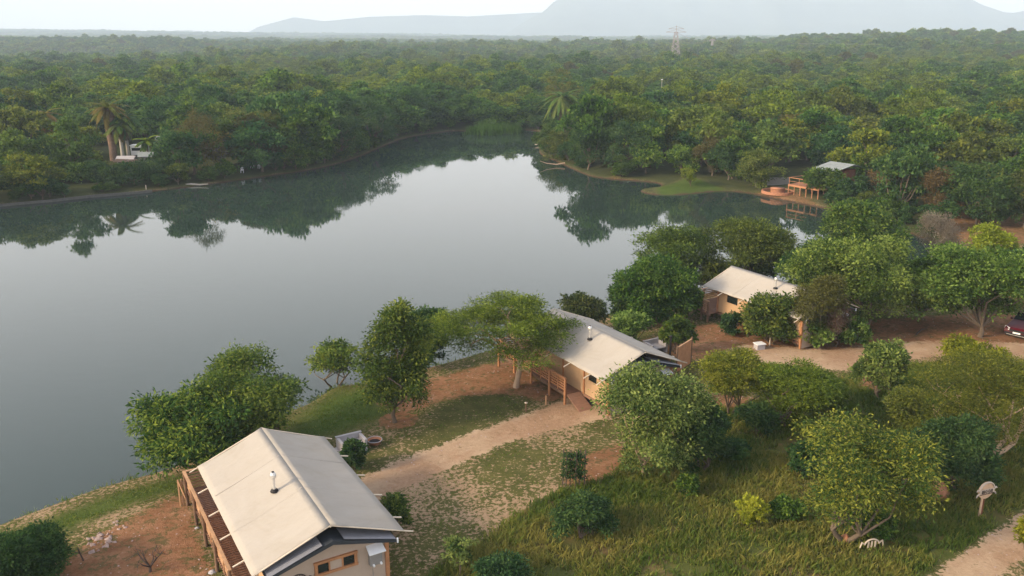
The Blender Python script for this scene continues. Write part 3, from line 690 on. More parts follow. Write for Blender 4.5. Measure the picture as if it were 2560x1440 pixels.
# ---- trees of the far banks that stand out one by one
FB = 'trees along the far banks'
for lab, sp, base, vt, w, kw in [
    ('bright green round tree on the left bank at the left edge', 'broad', (62, 505), 372, 150, dict(tint=(1.1, 1.3, .8), clear=0.00)),
    ('dark tree on the left bank cut by the left edge', 'dark', (-30, 512), 380, 120, dict(clear=0)),
    ('big-leaved pale green tree on the left bank left of the green shelter', 'pale', (190, 492), 372, 165, dict(tint=(.75, .95, .7), clear=0)),
    ('dark clipped hedge-like bush behind the green shelter', 'dark', (410, 452), 392, 190, dict(clear=0, tint=(.85, .85, .8))),
    ('dark bush left of the sprawling pale-limbed tree', 'dark', (258, 478), 398, 110, dict(clear=0, tint=(1, 1, .9))),
    ('dark green thicket behind the green shelter, below the palms', 'dark', (335, 464), 402, 150, dict(clear=0, tint=(.9, .9, .8))),
    ('sprawling yellow-brown tree with pale bare limbs over the left bank', 'olive', (560, 452), 300, 260, dict(tint=(1.25, 1.0, .75), bark='barkwhite', clear=0.09, cover=1.3, rt=.22)),
    ('rusty brown round crown behind the sprawling tree', 'brown', (485, 438), 252, 150, dict(tint=(.75, .85, .7), clear=0.05)),
    ('large olive-green tree on the left bank behind the white chairs', 'olive', (700, 430), 236, 290, dict(tint=(.9, .95, .75), clear=0.02)),
    ('yellowish small tree leaning over the left bank', 'lime', (765, 424), 335, 110, dict(tint=(.75, .7, .6), clear=0.05)),
    ('dark green tree on the left bank right of the yellowish one', 'dark', (850, 402), 262, 190, dict(clear=0)),
    ('dark tree at the bend of the left bank', 'dark', (935, 372), 222, 200, dict(clear=0, tint=(.9, .95, .9))),
    ('blackish-green tall tree near the head of the lake', 'dark', (1040, 340), 205, 210, dict(clear=0, tint=(.8, .9, .9))),
    ('tall dark tree left of the reeds', 'dark', (1125, 326), 200, 170, dict(clear=0, tint=(.85, .95, .9))),
    ('bright green rounded bush behind the reeds', 'broad', (1245, 322), 258, 75, dict(clear=0, tint=(.9, 1.5, .9))),
    ('smaller bright green bush beside the rounded one behind the reeds', 'broad', (1292, 320), 268, 50, dict(clear=0, tint=(.9, 1.4, .9))),
    ('light olive tree leaning out left of the tall palm', 'olive', (1345, 322), 245, 110, dict(clear=0.05, tint=(.9, 1.1, .7))),
    ('tall rounded yellowish tree behind the tall palm', 'olive', (1400, 305), 160, 120, dict(clear=0.09, tint=(1.1, 1.05, .8))),
    ('olive tree on the tip of the headland by the jetty', 'olive', (1400, 398), 318, 120, dict(clear=0, tint=(.8, .9, .7))),
    ('dark tree on the headland right of the jetty tree', 'dark', (1470, 425), 292, 150, dict(clear=0, tint=(1, 1, .9))),
    ('brownish-green tree drooping to the water on the headland', 'olive', (1558, 452), 340, 135, dict(clear=0, tint=(.75, .78, .75))),
    ('dark green tree behind the drooping headland tree', 'dark', (1560, 430), 282, 170, dict(clear=0)),
    ('small bright yellow-green tree on the lawn of the spit', 'lime', (1726, 466), 412, 52, dict(clear=0, tint=(.7, .75, .7))),
    ('light green tree at the back of the spit lawn', 'pale', (1705, 438), 360, 90, dict(clear=0.05, tint=(.75, .95, .6))),
    ('brown-tinged tree behind the spit lawn', 'brown', (1780, 440), 318, 100, dict(clear=0.05, tint=(.8, .9, .8))),
    ('green tree overhanging the red bank left of the lodge deck', 'olive', (1890, 470), 370, 130, dict(clear=0.07, tint=(.85, 1, .75))),
    ('tree screening the pale lodge roof', 'broad', (2066, 494), 418, 120, dict(clear=0.05, tint=(.9, 1, .9))),
    ('dark green tree between the spit and the red bank', 'dark', (1820, 455), 345, 120, dict(clear=0.02, tint=(1.1, 1.1, 1))),
    ('reddish-brown tree right of the lodge', 'brown', (2240, 520), 395, 150, dict(clear=0.05, tint=(.9, .75, .8))),
    ('dark broad tree far right beyond the inlet', 'dark', (2440, 560), 390, 240, dict(clear=0.02, tint=(1.1, 1.05, .9))),
    ('rusty tree beside the dark broad tree beyond the inlet', 'brown', (2340, 545), 410, 120, dict(clear=0.05, tint=(.85, .75, .75))),
    ('dark olive tree at the right edge beyond the inlet', 'olive', (2560, 570), 400, 170, dict(clear=0.02, tint=(.7, .8, .7))),
]:
    tree(lab, sp, base, vt, w, group=FB, maxn=5200, leaf_scale=1.35, limbs=False, **kw)

# ---- the bush beyond: single trees for those that show largest, one mass beyond
def proto(seed, sp, n, rx=3.2, H=5.4, umb=False, leaf=1.0, clear=.02, mat=None):
    R = np.random.default_rng(seed); S = SPECIES[sp]
    zlow = H * clear; rz = (H - zlow) / 2
    boughs = crown_lobes(R, 9 if umb else 8, (H + zlow) / 2, rx, rz, umb); lob = puffs(R, boughs, 5, .7)
    area = sum(4 * math.pi * ((l[3] * l[4] + 2 * l[3] * l[5]) / 3) for l in lob) * 0.40
    a = 2.1 * area / n / .5; lL = math.sqrt(a * 1.35); lW = a / lL
    pos, dirn, nrm, ln, wd, tone, cen = crown_leaves(R, lob, n, max(4, min(12, n // 60)), .34, lL, lW, .1, .5, .14, -.35)
    cm = leaf_mesh('crown', pos, dirn, nrm, ln, wd, tone, mat or L[sp])
    tm = trunk_mesh(R, boughs, [], .14, max(zlow, .7), M['bark'], 1, .3, 0)
    return cm, tm
BUSH = [('dark', 'dark green rounded', (1, 1.1, .95)), ('broad', 'mid green bushy', (.85, 1.05, .85)), ('olive', 'olive green', (.82, 1.02, .7)), ('acacia', 'yellowish flat-topped', (.85, 1.0, .75)), ('brown', 'brownish', (.55, .72, .5)), ('olive', 'grey-green', (.62, .95, .8))]
PW = np.array([.27, .29, .20, .10, .03, .11])
near_protos = [[proto(100 + 7 * i + j, sp, 3200, umb=(sp == 'acacia')) for j in range(3)] for i, (sp, _, _) in enumerate(BUSH)]

clear_spots = [(at(u, v, 1.0)[:2], r) for u, v, r in [(2015, 485, 11), (1945, 478, 6), (1720, 470, 12), (1640, 475, 8), (1560, 455, 6), (360, 395, 9), (290, 400, 7), (330, 470, 4), (1405, 305, 4), (1365, 345, 5), (640, 430, 3), (120, 360, 3)]]
def scatter(y0, y1, s, spread, R):
    out = []
    ny_ = int((y1 - y0) / s)
    for j in range(ny_):
        y = y0 + (j + .5) * s; w = spread * y + 12; k = int(2 * w / s)
        x = -w + (np.arange(k) + R.random(k)) * s
        out.append(np.column_stack([x, np.full(k, y) + (R.random(k) - .5) * s * 1.1]))
    return np.concatenate(out)
Rf = np.random.default_rng(77)
near = scatter(92, 330, 5.8, .78, Rf)
sd = lake_sd(near); ok = sd > 1.3
ok &= ~((near[:, 1] < 150) & (near[:, 0] > -20) & (sd > 60) & (near[:, 1] < 90))
for c, r in clear_spots: ok &= np.hypot(*(near - c).T) > r
pj = np.array([proj((x, y, 1.0)) for x, y in near])
ok &= ~((pj[:, 0] > 215) & (pj[:, 0] < 450) & (pj[:, 1] > 372)) & ~((pj[:, 0] > 90) & (pj[:, 0] < 160) & (pj[:, 1] > 360))
ok &= ~((pj[:, 0] > 1930) & (pj[:, 0] < 2110) & (pj[:, 1] > 440)) & ~((pj[:, 0] > 1350) & (pj[:, 0] < 1465) & (pj[:, 1] > 285) & (pj[:, 1] < 400))
ok &= Rf.random(len(near)) < .93
near = near[ok]; near = near[np.argsort(near[:, 1])]
in_view = np.abs(near[:, 0]) < near[:, 1] * .62 + 4
kinds = Rf.choice(len(BUSH), len(near), p=PW)
cl = vnoise(near[:, 0] / 25, near[:, 1] / 25, 21); kinds = np.where(cl > .72, 0, np.where(cl < .25, 3 - (Rf.random(len(near)) < .5) * 1, kinds))
nz = height(near)
single = np.zeros(len(near), bool); single[np.where(in_view)[0][:270]] = True
MARKS = [(0, 'the left edge'), (190, 'the big-leaved tree'), (300, 'the thick-trunked palm'), (440, 'the long pale-roofed shed'), (560, 'the sprawling pale-limbed tree'), (680, 'the white chairs'), (800, 'the yellowish leaning tree'),
         (930, 'the bend of the left bank'), (1080, 'the tall dark trees'), (1230, 'the reeds'), (1340, 'the light olive leaning tree'), (1420, 'the tall drooping palm'), (1520, 'the headland'), (1620, 'the lamp pole'), (1720, 'the spit lawn'), (1840, 'the red bank'), (1950, 'the stone fire circle'),
         (2050, 'the lodge deck'), (2160, 'the lodge roof'), (2260, 'the reddish-brown tree'), (2360, 'the rusty tree'), (2470, 'the dark broad tree'), (2570, 'the right edge')]
def zone(x, y, water=False):
    u = proj((x, y, 1.0))[0]; mk = min(MARKS, key=lambda q: abs(q[0] - u))[1]
    if water: return f'at the waterline near {mk}'
    d = lake_sd([[x, y]])[0]
    return f'{"just behind" if d < 9 else "a row back from" if d < 20 else "well back beyond"} {mk}'
for i in np.where(single)[0]:
    x, y = near[i]; kd = kinds[i]; sp, word, tint = BUSH[kd]; j = Rf.integers(3)
    cm, tm = near_protos[kd][j]
    s = (1.1 + .75 * Rf.random()) * (.62 if y < 118 else .8 if y < 140 else 1.0); sz = s * (.75 + .5 * Rf.random()) * (1.2 if lake_sd([[x, y]])[0] < 12 else 1.0)
    root = empty('bush_tree', (x, y, nz[i] - .1), Rf.random() * 6.28); root.scale = (s, s, sz)
    obj('trunk', tm, root); c = obj('crown', cm, root)
    v = .8 + .35 * Rf.random(); c.color = (tint[0] * v * (.85 + .3 * Rf.random()), tint[1] * v, tint[2] * v, 1)
    wd_ = ('tall ' if sz > 1.75 else 'low ' if sz < 1.15 else '') + ('broad ' if s > 1.65 else '') + word
    tag(root, f'{wd_} tree {zone(x, y)}', 'tree', f'{wd_} trees {zone(x, y)}')

# low shrubs hanging over the far waterline
bs = []
per = np.vstack([lake, lake[:1]])
for a_, b_ in zip(per[:-1], per[1:]):
    n_ = b_ - a_; ln_ = np.hypot(*n_); nn_ = np.array([n_[1], -n_[0]]) / (ln_ + 1e-9)
    for t in np.arange(Rf.random(), ln_ / 2.3, 1.0) * 2.3 / max(ln_, 1e-6):
        c = a_ + n_ * t
        for sg in (1, -1):
            q = c + nn_ * sg * (.8 + 1.2 * Rf.random())
            if lake_sd([q])[0] > .4: bs.append(q)
bs = np.array(bs); pj = np.array([proj((x, y, .5)) for x, y in bs])
ok = (bs[:, 1] > 95) & (pj[:, 0] > -60) & (pj[:, 0] < 2600) & (pj[:, 1] < 560)
ok &= ~((pj[:, 0] > 1455) & (pj[:, 0] < 1535) & (pj[:, 1] > 425)) & ~((pj[:, 0] > 1580) & (pj[:, 0] < 2075) & (pj[:, 1] > 430)) & ~((pj[:, 0] < 380) & (Rf.random(len(pj)) < .45)) & ~((pj[:, 0] > 590) & (pj[:, 0] < 670) & (pj[:, 1] > 400)) & ~((pj[:, 0] > 300) & (pj[:, 0] < 345) & (pj[:, 1] > 400)) & ~((pj[:, 0] > 1140) & (pj[:, 0] < 1330))
bs = bs[ok]; bz = height(bs)
for (x, y), z in zip(bs, bz):
    kd = Rf.choice([0, 0, 1, 2, 5]); sp, word, tint = BUSH[kd]; cm, tm = near_protos[kd][Rf.integers(3)]; s_ = .38 + .38 * Rf.random()
    root = empty('bank_shrub', (x, y, z - .15), Rf.random() * 6.28); root.scale = (s_, s_, s_ * (.7 + .6 * Rf.random()))
    obj('trunk', tm, root); c = obj('crown', cm, root); v = .8 + .3 * Rf.random(); c.color = (tint[0] * v, tint[1] * v, tint[2] * v, 1)
    zn = zone(x, y, True)
    tag(root, f'{word} shrub {zn}', 'shrub', f'{word} shrubs {zn}')

# the rest of the bush as one mass of instanced crowns
pcol = bpy.data.collections.new('crown_kinds')
def lod(prefix, n, leafs, seed0):
    for i, (sp, _, tint) in enumerate(BUSH):
        cm, _t = proto(seed0 + i, sp, leafs, umb=(sp == 'acacia'), mat=far_leaf(sp, (tint[0] * 1.12, tint[1] * 1.15, tint[2] * .85)))
        o = bpy.data.objects.new(f'{prefix}{i}', cm); pcol.objects.link(o)
lod('a_crown_', 0, 2800, 300); lod('b_crown_', 0, 900, 340); lod('c_crown_', 0, 200, 380)
pts, rot, scl, idn = [], [], [], []
def add_pts(P, level, smin, smax, kinds_=None):
    n = len(P); h = height(P)
    kd = kinds_ if kinds_ is not None else Rf.choice(len(BUSH), n, p=PW)
    cl = vnoise(P[:, 0] / 60, P[:, 1] / 60, 31); kd = np.where((cl > .7) & (Rf.random(n) < .7), 0, np.where((cl < .34) & (Rf.random(n) < .65), np.where(Rf.random(n) < .45, 3, 2), kd))
    s = (smin + (smax - smin) * Rf.random(n) ** 1.6) * (.7 + .6 * vnoise(P[:, 0] / 35, P[:, 1] / 35, 33))
    pts.append(np.column_stack([P, h - .15])); rot.append(Rf.random(n) * 6.28); idn.append(kd + level * len(BUSH))
    scl.append(np.column_stack([s, s, (s if level < 2 else s ** .4) * (.55 + .55 * Rf.random(n) ** 1.5)]))
add_pts(near[~single], 0, 1.1, 1.85, kinds[~single])
def thin(P, keep=.9):
    P = P[lake_sd(P) > 3]; return P[Rf.random(len(P)) < keep]
add_pts(thin(scatter(330, 620, 6.6, .72, Rf)), 0, 1.0, 1.9)
add_pts(thin(scatter(620, 1300, 9, .70, Rf), .88), 1, 1.0, 2.1)
add_pts(thin(scatter(1300, 2600, 13, .70, Rf), .85), 2, 1.3, 2.3)
add_pts(thin(scatter(2600, 5800, 30, .70, Rf), .8), 2, 2.2, 4.2)
pts, rot, scl, idn = np.concatenate(pts), np.concatenate(rot), np.concatenate(scl), np.concatenate(idn)
# a cleared strip under the power line and a few clearings keep gaps in the mass
fm = bpy.data.meshes.new('bush_canopy'); fm.vertices.add(len(pts)); fm.vertices.foreach_set('co', pts.astype(np.float32).ravel())
a = fm.attributes.new('turn', 'FLOAT_VECTOR', 'POINT'); a.data.foreach_set('vector', np.column_stack([0 * rot, 0 * rot, rot]).astype(np.float32).ravel())
a = fm.attributes.new('size', 'FLOAT_VECTOR', 'POINT'); a.data.foreach_set('vector', scl.astype(np.float32).ravel())
a = fm.attributes.new('pick', 'INT', 'POINT'); a.data.foreach_set('value', idn.astype(np.int32))
fo = obj('bush_canopy', fm)
ng = bpy.data.node_groups.new('crown_scatter', 'GeometryNodeTree')
ng.interface.new_socket('Geometry', in_out='INPUT', socket_type='NodeSocketGeometry'); ng.interface.new_socket('Geometry', in_out='OUTPUT', socket_type='NodeSocketGeometry')
gi, go = ng.nodes.new('NodeGroupInput'), ng.nodes.new('NodeGroupOutput')
ci = ng.nodes.new('GeometryNodeCollectionInfo'); ci.inputs['Collection'].default_value = pcol; ci.inputs['Separate Children'].default_value = True; ci.inputs['Reset Children'].default_value = True
ip = ng.nodes.new('GeometryNodeInstanceOnPoints'); ip.inputs['Pick Instance'].default_value = True
def named(nm, dt):
    nd = ng.nodes.new('GeometryNodeInputNamedAttribute'); nd.data_type = dt; nd.inputs['Name'].default_value = nm
    return next(o for o in nd.outputs if o.name == 'Attribute' and o.enabled)
er = ng.nodes.new('FunctionNodeEulerToRotation')
ng.links.new(named('turn', 'FLOAT_VECTOR'), er.inputs[0]); ng.links.new(er.outputs[0], ip.inputs['Rotation'])
ng.links.new(named('size', 'FLOAT_VECTOR'), ip.inputs['Scale']); ng.links.new(named('pick', 'INT'), ip.inputs['Instance Index'])
ng.links.new(gi.outputs[0], ip.inputs['Points']); ng.links.new(ci.outputs[0], ip.inputs['Instance']); ng.links.new(ip.outputs[0], go.inputs[0])
md = fo.modifiers.new('crowns', 'NODES'); md.node_group = ng
tag(fo, 'dense green bushveld canopy stretching to the hazy horizon', 'bush', kind='stuff')

# ------------------------------------------------------------------ the safari tents
TX = np.array([0.50890778, -0.86082104]); TY = np.array([0.86082104, 0.50890778])     # long and cross direction all three tents share
T_ROT = math.atan2(TX[1], TX[0]); T1 = np.array([-9.134, 32.041])
def tent_xy(a, b): return T1 + TX * a + TY * b
EAVE, RIDGE, DECK, RAILZ = 3.52, 4.73, 1.65, 2.60
HL, HW = 4.72, 2.94

def canvas_slope(sgn, sag=0.08):
    """one pitched half of the fly sheet, slightly sagging between its poles"""
    nu, nv = 40, 10; V = []
    for i in range(nu + 1):
        s = i / nu; x = -HL + 2 * HL * s
        xr = x + (0.08 * (s * 2 - 1) if s > .5 else 0.02)
        for j in range(nv + 1):
            t = j / nv; y = sgn * HW * t; z = RIDGE + (EAVE - RIDGE) * t
            sg = sag * math.sin(math.pi * t) * (0.7 + 0.3 * math.cos(s * 2 * math.pi * 4.65)) + 0.02 * t * t * (1 - abs(math.cos(s * math.pi * 4.65)))
            V.append((xr * (1 - t) + x * t, y, z - sg))
    V = np.array(V); ix = np.arange(len(V)).reshape(nu + 1, nv + 1)
    Q = np.stack([ix[:-1, :-1], ix[1:, :-1], ix[1:, 1:], ix[:-1, 1:]], -1).reshape(-1, 4)
    if sgn > 0: Q = Q[:, ::-1] if False else Q
    lowV = V - np.array([0, 0, .02]); n = len(V)
    edge = []
    rim = list(ix[0, :]) + list(ix[1:, -1]) + list(ix[-1, -2::-1]) + list(ix[-2:0:-1, 0])
    for a_, b_ in zip(rim, rim[1:] + rim[:1]): edge.append((a_, b_, b_ + n, a_ + n))
    return np_mesh('fly_sheet', np.concatenate([V, lowV]), np.concatenate([Q, Q[:, ::-1] + n, np.array(edge)]), M['canvas'], smooth_sh=False)

def corrugated(x0, x1, y0, y1, z0, z1, pitch=.11, amp=.018):
    """sheet whose ribs run across, from (y0,z0) to (y1,z1)"""
    n = int((x1 - x0) / pitch * 4); V = []
    for i in range(n + 1):
        x = x0 + (x1 - x0) * i / n; w = amp * math.sin(2 * math.pi * (x - x0) / pitch)
        V += [(x, y0, z0 + w), (x, y1, z1 + w)]
    Q = [(2 * i, 2 * i + 2, 2 * i + 3, 2 * i + 1) for i in range(n)]
    return np_mesh('roof_sheet', np.array(V), np.array(Q), M['tin'])

def slats_rail(root, p0, p1, z0, z1, n, mat, mb_w=.035, h=.10):
    for k in range(n):
        z = z0 + (z1 - z0) * (k + .5) / n
        MB().beam((*p0, z), (*p1, z), mb_w, h).build('rail', mat, root)

def safari_tent(label, a0, b0, rail_end, rails, railmat, wall_open=-4.0, dark_windows=((2.2, 3.3),), ramp=False, deck_to=4.3, base=0.9, front_detail=True):
    xy = tent_xy(a0, b0); zb = min(gz(*xy), base)
    root = empty('safari_tent', (xy[0], xy[1], zb), T_ROT); D = -zb
    inner = empty('frame', (0, 0, 0)); COL.objects.unlink(inner); bpy.data.objects.remove(inner)
    def put(mb, name, mat, parent=root):
        mb.v = [(x, y, z + D) if parent is root else (x, y, z + D) for x, y, z in mb.v]; return mb.build(name, mat, parent)
    # fly sheet
    for sg in (-1, 1):
        me = canvas_slope(sg); me.transform(Matrix.Translation((0, 0, D))); fly = obj('fly_sheet', me, root)
        for xs_ in (-1.6, 1.55):
            seam = MB()
            for t0, t1 in zip(np.linspace(.02, .97, 9)[:-1], np.linspace(.02, .97, 9)[1:]):
                zz = lambda t, x_: RIDGE + (EAVE - RIDGE) * t - .08 * math.sin(math.pi * t) * (.7 + .3 * math.cos((x_ + HL) / (2 * HL) * 2 * math.pi * 4.65)) - .001
                seam.beam((xs_, sg * HW * t0, zz(t0, xs_)), (xs_, sg * HW * t1, zz(t1, xs_)), .035, .012)
            put(seam, 'seam', M['canvas'])
    put(MB().tube([(-HL - .06, 0, RIDGE - .09), (HL + .10, 0, RIDGE - .09)], .035), 'ridge_pole', M['strut'])
    for sg in (-1, 1):
        put(MB().tube([(HL + .06, 0, RIDGE - .06), (HL - .02, sg * (HW + .0), EAVE - .05), (HL - .03, sg * (HW + .38), EAVE - .20)], .03), 'gable_pole', M['strut'])
        put(MB().tube([(-HL + .03, 0, RIDGE - .06), (-HL + .03, sg * (HW + .35), EAVE - .20)], .03), 'gable_pole', M['strut'])
        for x in (-2.62, -.52, 1.45, 3.5):
            put(MB().tube([(x, sg * 1.9, EAVE + .25), (x, sg * (HW - .05), EAVE - .07), (x, sg * (HW + .40), EAVE - .21)], .035), 'eave_strut', M['strut'])
    # platform, posts, beams
    put(MB().box((0, 0, DECK - .13), (8.9, 4.5, .16)), 'floor', M['deck'])
    for y in (-2.0, 0, 2.0): put(MB().beam((-6.2, y, DECK - .3), (4.4, y, DECK - .3), .09, .18), 'bearer', M['pole'])
    for x in (-6.2, -4.2, -2.1, 0, 2.1, 4.3):
        for y in (-2.0, 2.0): put(MB().tube([(x, y, zb - .6), (x, y, DECK - .2)], .07), 'stilt', M['pole'])
    x = -6.35; pl = None
    while x < deck_to:
        wide = x < -4.45; y0, y1 = (-3.28, 3.0) if wide else (-3.28, -2.26)
        key = 'w' if wide else 'n'
        if pl is None: pl = {}
        if key not in pl: pl[key] = MB().box((0, (y0 + y1) / 2, 0), (.118, y1 - y0, .03)).mesh('deck_board', M['deck'])
        o = obj('deck_board', pl[key], root); o.location = (x, random.uniform(-.012, .012), DECK - .02 + D + random.uniform(-.003, .003)); x += .168
    put(MB().beam((-6.35, -3.2, DECK - .13), (deck_to, -3.2, DECK - .13), .05, .18), 'fascia_board', M['pole'])
    xsp = [q for q in (-6.3, -4.25, -2.2, -.1, 2.5) if q <= rail_end + .01]
    if abs(xsp[-1] - rail_end) > .4: xsp.append(rail_end)
    for q in xsp: put(MB().tube([(q, -3.30, zb - .5), (q, -3.31, RAILZ - .02)], [.085, .07], 8), 'deck_post', M['pole'] if railmat is M['rail'] else railmat)
    if deck_to > rail_end + 1: put(MB().tube([(deck_to - .1, -3.2, zb - .5), (deck_to - .1, -3.2, DECK - .05)], .07), 'deck_post', M['pole'])
    put(MB().box(((xsp[0] + rail_end) / 2, -3.30, RAILZ + .02), (rail_end - xsp[0] + .12, .13, .05)), 'hand_rail', railmat)
    for k in range(rails):
        z = DECK + .1 + (RAILZ - DECK - .15) * (k + .5) / rails
        put(MB().beam((xsp[0], -3.22, z), (rail_end, -3.22, z), .035, .095), 'rail', railmat)
    for qa, qb in zip(xsp, xsp[1:]): put(MB().box(((qa + qb) / 2, -3.255, (DECK + RAILZ) / 2), (.06, .05, RAILZ - DECK)), 'rail_upright', railmat)
    put(MB().box((-6.3, -.15, RAILZ + .02), (.13, 6.2, .05)), 'hand_rail', railmat)
    for k in range(rails):
        z = DECK + .1 + (RAILZ - DECK - .15) * (k + .5) / rails
        put(MB().beam((-6.27, -3.2, z), (-6.27, 2.95, z), .035, .095), 'rail', railmat)
    for y in (-1.2, .9, 2.95): put(MB().tube([(-6.33, y, zb - .5), (-6.33, y, RAILZ)], .06), 'deck_post', railmat)
    # canvas walls with window openings
    def side_wall(y, x0, x1, wins):
        m = MB(); top = EAVE + .18; z0, z1 = DECK + .0, top; wz0, wz1 = 2.62, 3.18
        cuts = [x0] + [c for w in wins for c in w] + [x1]
        for i in range(0, len(cuts), 2): m.box(((cuts[i] + cuts[i + 1]) / 2, y, (z0 + z1) / 2), (cuts[i + 1] - cuts[i], .05, z1 - z0))
        for w in wins:
            m.box(((w[0] + w[1]) / 2, y, (z0 + wz0) / 2), (w[1] - w[0], .05, wz0 - z0)); m.box(((w[0] + w[1]) / 2, y, (wz1 + z1) / 2), (w[1] - w[0], .05, z1 - wz1))
        wl = put(m, 'canvas_wall', M['wallcanvas'])
        for w in wins:
            put(MB().box(((w[0] + w[1]) / 2, y * .985, (wz0 + wz1) / 2), (w[1] - w[0] + .02, .02, wz1 - wz0 + .02)), 'window_pane', M['glass'])
    side_wall(-2.25, wall_open, 4.4, dark_windows)
    side_wall(2.25, wall_open, 4.4, ((-2, -1), (1.2, 2.4)))
    for q in (wall_open, -.1, 2.1, 4.42):
        put(MB().box((q, -2.31, (DECK + EAVE + .15) / 2), (.12, .07, EAVE + .15 - DECK)), 'wall_post', M['trim'])
    put(MB().prism([(wall_open, -2.2, DECK), (wall_open, 2.2, DECK), (wall_open, 2.2, EAVE + .12), (wall_open, 0, RIDGE - .25), (wall_open, -2.2, EAVE + .12)], (.05, 0, 0)), 'veranda_wall', M['wallcanvas'])
    for y in (-1.3, 0, 1.3): put(MB().box((wall_open - .035, y, DECK + .95), (.02, .9, 1.75)), 'window_pane', M['glass'])
    # near gable
    gx = 4.45; so, ap = 3.28, 3.93
    put(MB().prism([(gx, -2.28, DECK - .5), (gx, 2.28, DECK - .5), (gx, 2.28, so), (gx, 0, ap), (gx, -2.28, so)], (.06, 0, 0)), 'gable_wall', M['gable'])
    for sg in (-1, 1):
        put(MB().beam((gx + .075, sg * 2.28, so - .02), (gx + .075, 0, ap - .02), .035, .13), 'gable_trim', M['trim'])
        put(MB().box((gx + .07, sg * 2.26, (DECK - .5 + so) / 2), (.10, .16, so - DECK + .45)), 'corner_post', M['trim'])
        put(MB().prism([(gx - .35, 0, ap + .22), (gx - .35, sg * 2.5, so + .13), (gx - .35, sg * 2.5, so + .01), (gx - .35, 0, ap + .06)], (.93, 0, 0)), 'inner_roof', M['navy'])
        me = corrugated(gx - .33, gx + .60, sg * .42, sg * 2.46, ap + .22 - .42 * .235 + .055, so + .13 + .045); me.transform(Matrix.Translation((0, 0, D))); obj('roof_sheet', me, root)
        put(MB().box((gx + .60, sg * 2.52, so + .10), (.05, .05, .20)), 'gutter_end', M['white'])
    # gable window: frame, two dark panes, blank middle panel
    wy0, wy1, wz0, wz1 = -.57, .98, 2.60, 3.10; fx = gx + .10
    win = put(MB().box((fx, (wy0 + wy1) / 2, wz1), (.10, wy1 - wy0 + .16, .10)).box((fx, (wy0 + wy1) / 2, wz0), (.12, wy1 - wy0 + .16, .10)).box((fx, wy0, (wz0 + wz1) / 2), (.10, .11, wz1 - wz0 - .1)).box((fx, wy1, (wz0 + wz1) / 2), (.10, .11, wz1 - wz0 - .1)).box((fx - .01, -.06, (wz0 + wz1) / 2), (.07, .06, wz1 - wz0 - .1)).box((fx - .01, .46, (wz0 + wz1) / 2), (.07, .06, wz1 - wz0 - .1)), 'window_frame', M['trim'])
    for y, w in ((-.30, .42), (.71, .43)): put(MB().box((fx - .025, y, (wz0 + wz1) / 2), (.02, w, wz1 - wz0 - .1)), 'window_pane', M['glass'], win)
    put(MB().box((fx - .02, .20, (wz0 + wz1) / 2), (.03, .46, wz1 - wz0 - .1)), 'blank_panel', M['gable'], win)
    # gas water heater in its hood
    hb = put(MB().box((gx + .17, 1.74, 2.68), (.22, .50, .62)), 'water_heater', M['grey'])
    put(MB().prism([(gx + .05, 1.42, 3.16), (gx + .05, 2.06, 3.16), (gx + .48, 2.08, 2.98), (gx + .48, 1.40, 2.98)], (0, 0, .03)), 'heater_hood', M['white'], hb)
    for y, z in ((1.62, 2.40), (1.92, 2.42)): put(MB().tube([(gx + .28, y, z), (gx + .36, y, z - .01)], .045, 8), 'heater_knob', M['white'], hb)
    put(MB().tube([(gx + .18, 1.62, 1.2), (gx + .18, 1.62, 2.4)], .015, 6), 'gas_pipe', M['grey'], hb)
    # round emblem on the gable
    em = MB(); cy, cz, r = -1.28, 2.52, .36; ex = gx + .085
    ring = lambda rr, a0_, a1_, n=22: [(ex, cy + rr * math.cos(a0_ + (a1_ - a0_) * i / n), cz + rr * math.sin(a0_ + (a1_ - a0_) * i / n)) for i in range(n + 1)]
    em.tube(ring(r, 0, 2 * math.pi), .018, 5); em.tube(ring(r * .78, .3, 2.9), .012, 5)
    for k in range(9): a_ = .35 + k * .3; em.beam((ex, cy + r * .80 * math.cos(a_), cz + r * .80 * math.sin(a_)), (ex, cy + r * .99 * math.cos(a_ + .1), cz + r * .99 * math.sin(a_ + .1)), .02, .02)
    for sg in (-1, 1):
        em.tube([(ex, cy + sg * r * .95, cz + .05), (ex, cy + sg * (r + .10), cz + .16), (ex, cy + sg * (r + .17), cz + .13)], [.02, .022, .01], 5)
        em.tube([(ex, cy + sg * r * .95, cz - .04), (ex, cy + sg * (r + .12), cz - .02), (ex, cy + sg * (r + .18), cz - .10)], [.02, .022, .01], 5)
    for k in range(5): em.beam((ex, cy - .18 + .08 * k, cz + .02), (ex, cy - .12 + .07 * k, cz + .20 - .02 * abs(k - 2)), .016, .016)
    put(em, 'emblem', M['emblem'])
    # flue
    fl = put(MB().tube([(.68, -.93, 4.2), (.68, -.93, 4.98)], .065, 12), 'flue', M['steel'])
    put(MB().lathe((.68, -.93, 4.33), [(.16, 0), (.17, .03), (.13, .10), (.07, .13)], 14), 'rubber_boot', M['black'], fl)
    put(MB().lathe((.68, -.93, 4.93), [(.07, 0), (.12, .03), (.13, .16), (.07, .27), (.05, .27)], 14), 'cowl', M['steel'], fl)
    put(MB().lathe((.68, -.93, 5.19), [(.055, 0), (.06, .03), (.0, .05)], 12), 'cowl_cap', M['black'], fl)
    if ramp:
        put(MB().prism([(rail_end + .1, -3.25, DECK - .02), (rail_end + .1, -2.3, DECK - .02), (rail_end + 1.5, -2.3, zb + .12), (rail_end + 1.5, -3.25, zb + .12)], (0, 0, -.06)), 'ramp', M['deck'])
    return tag(root, label, 'tent', 'safari tents along the near shore')

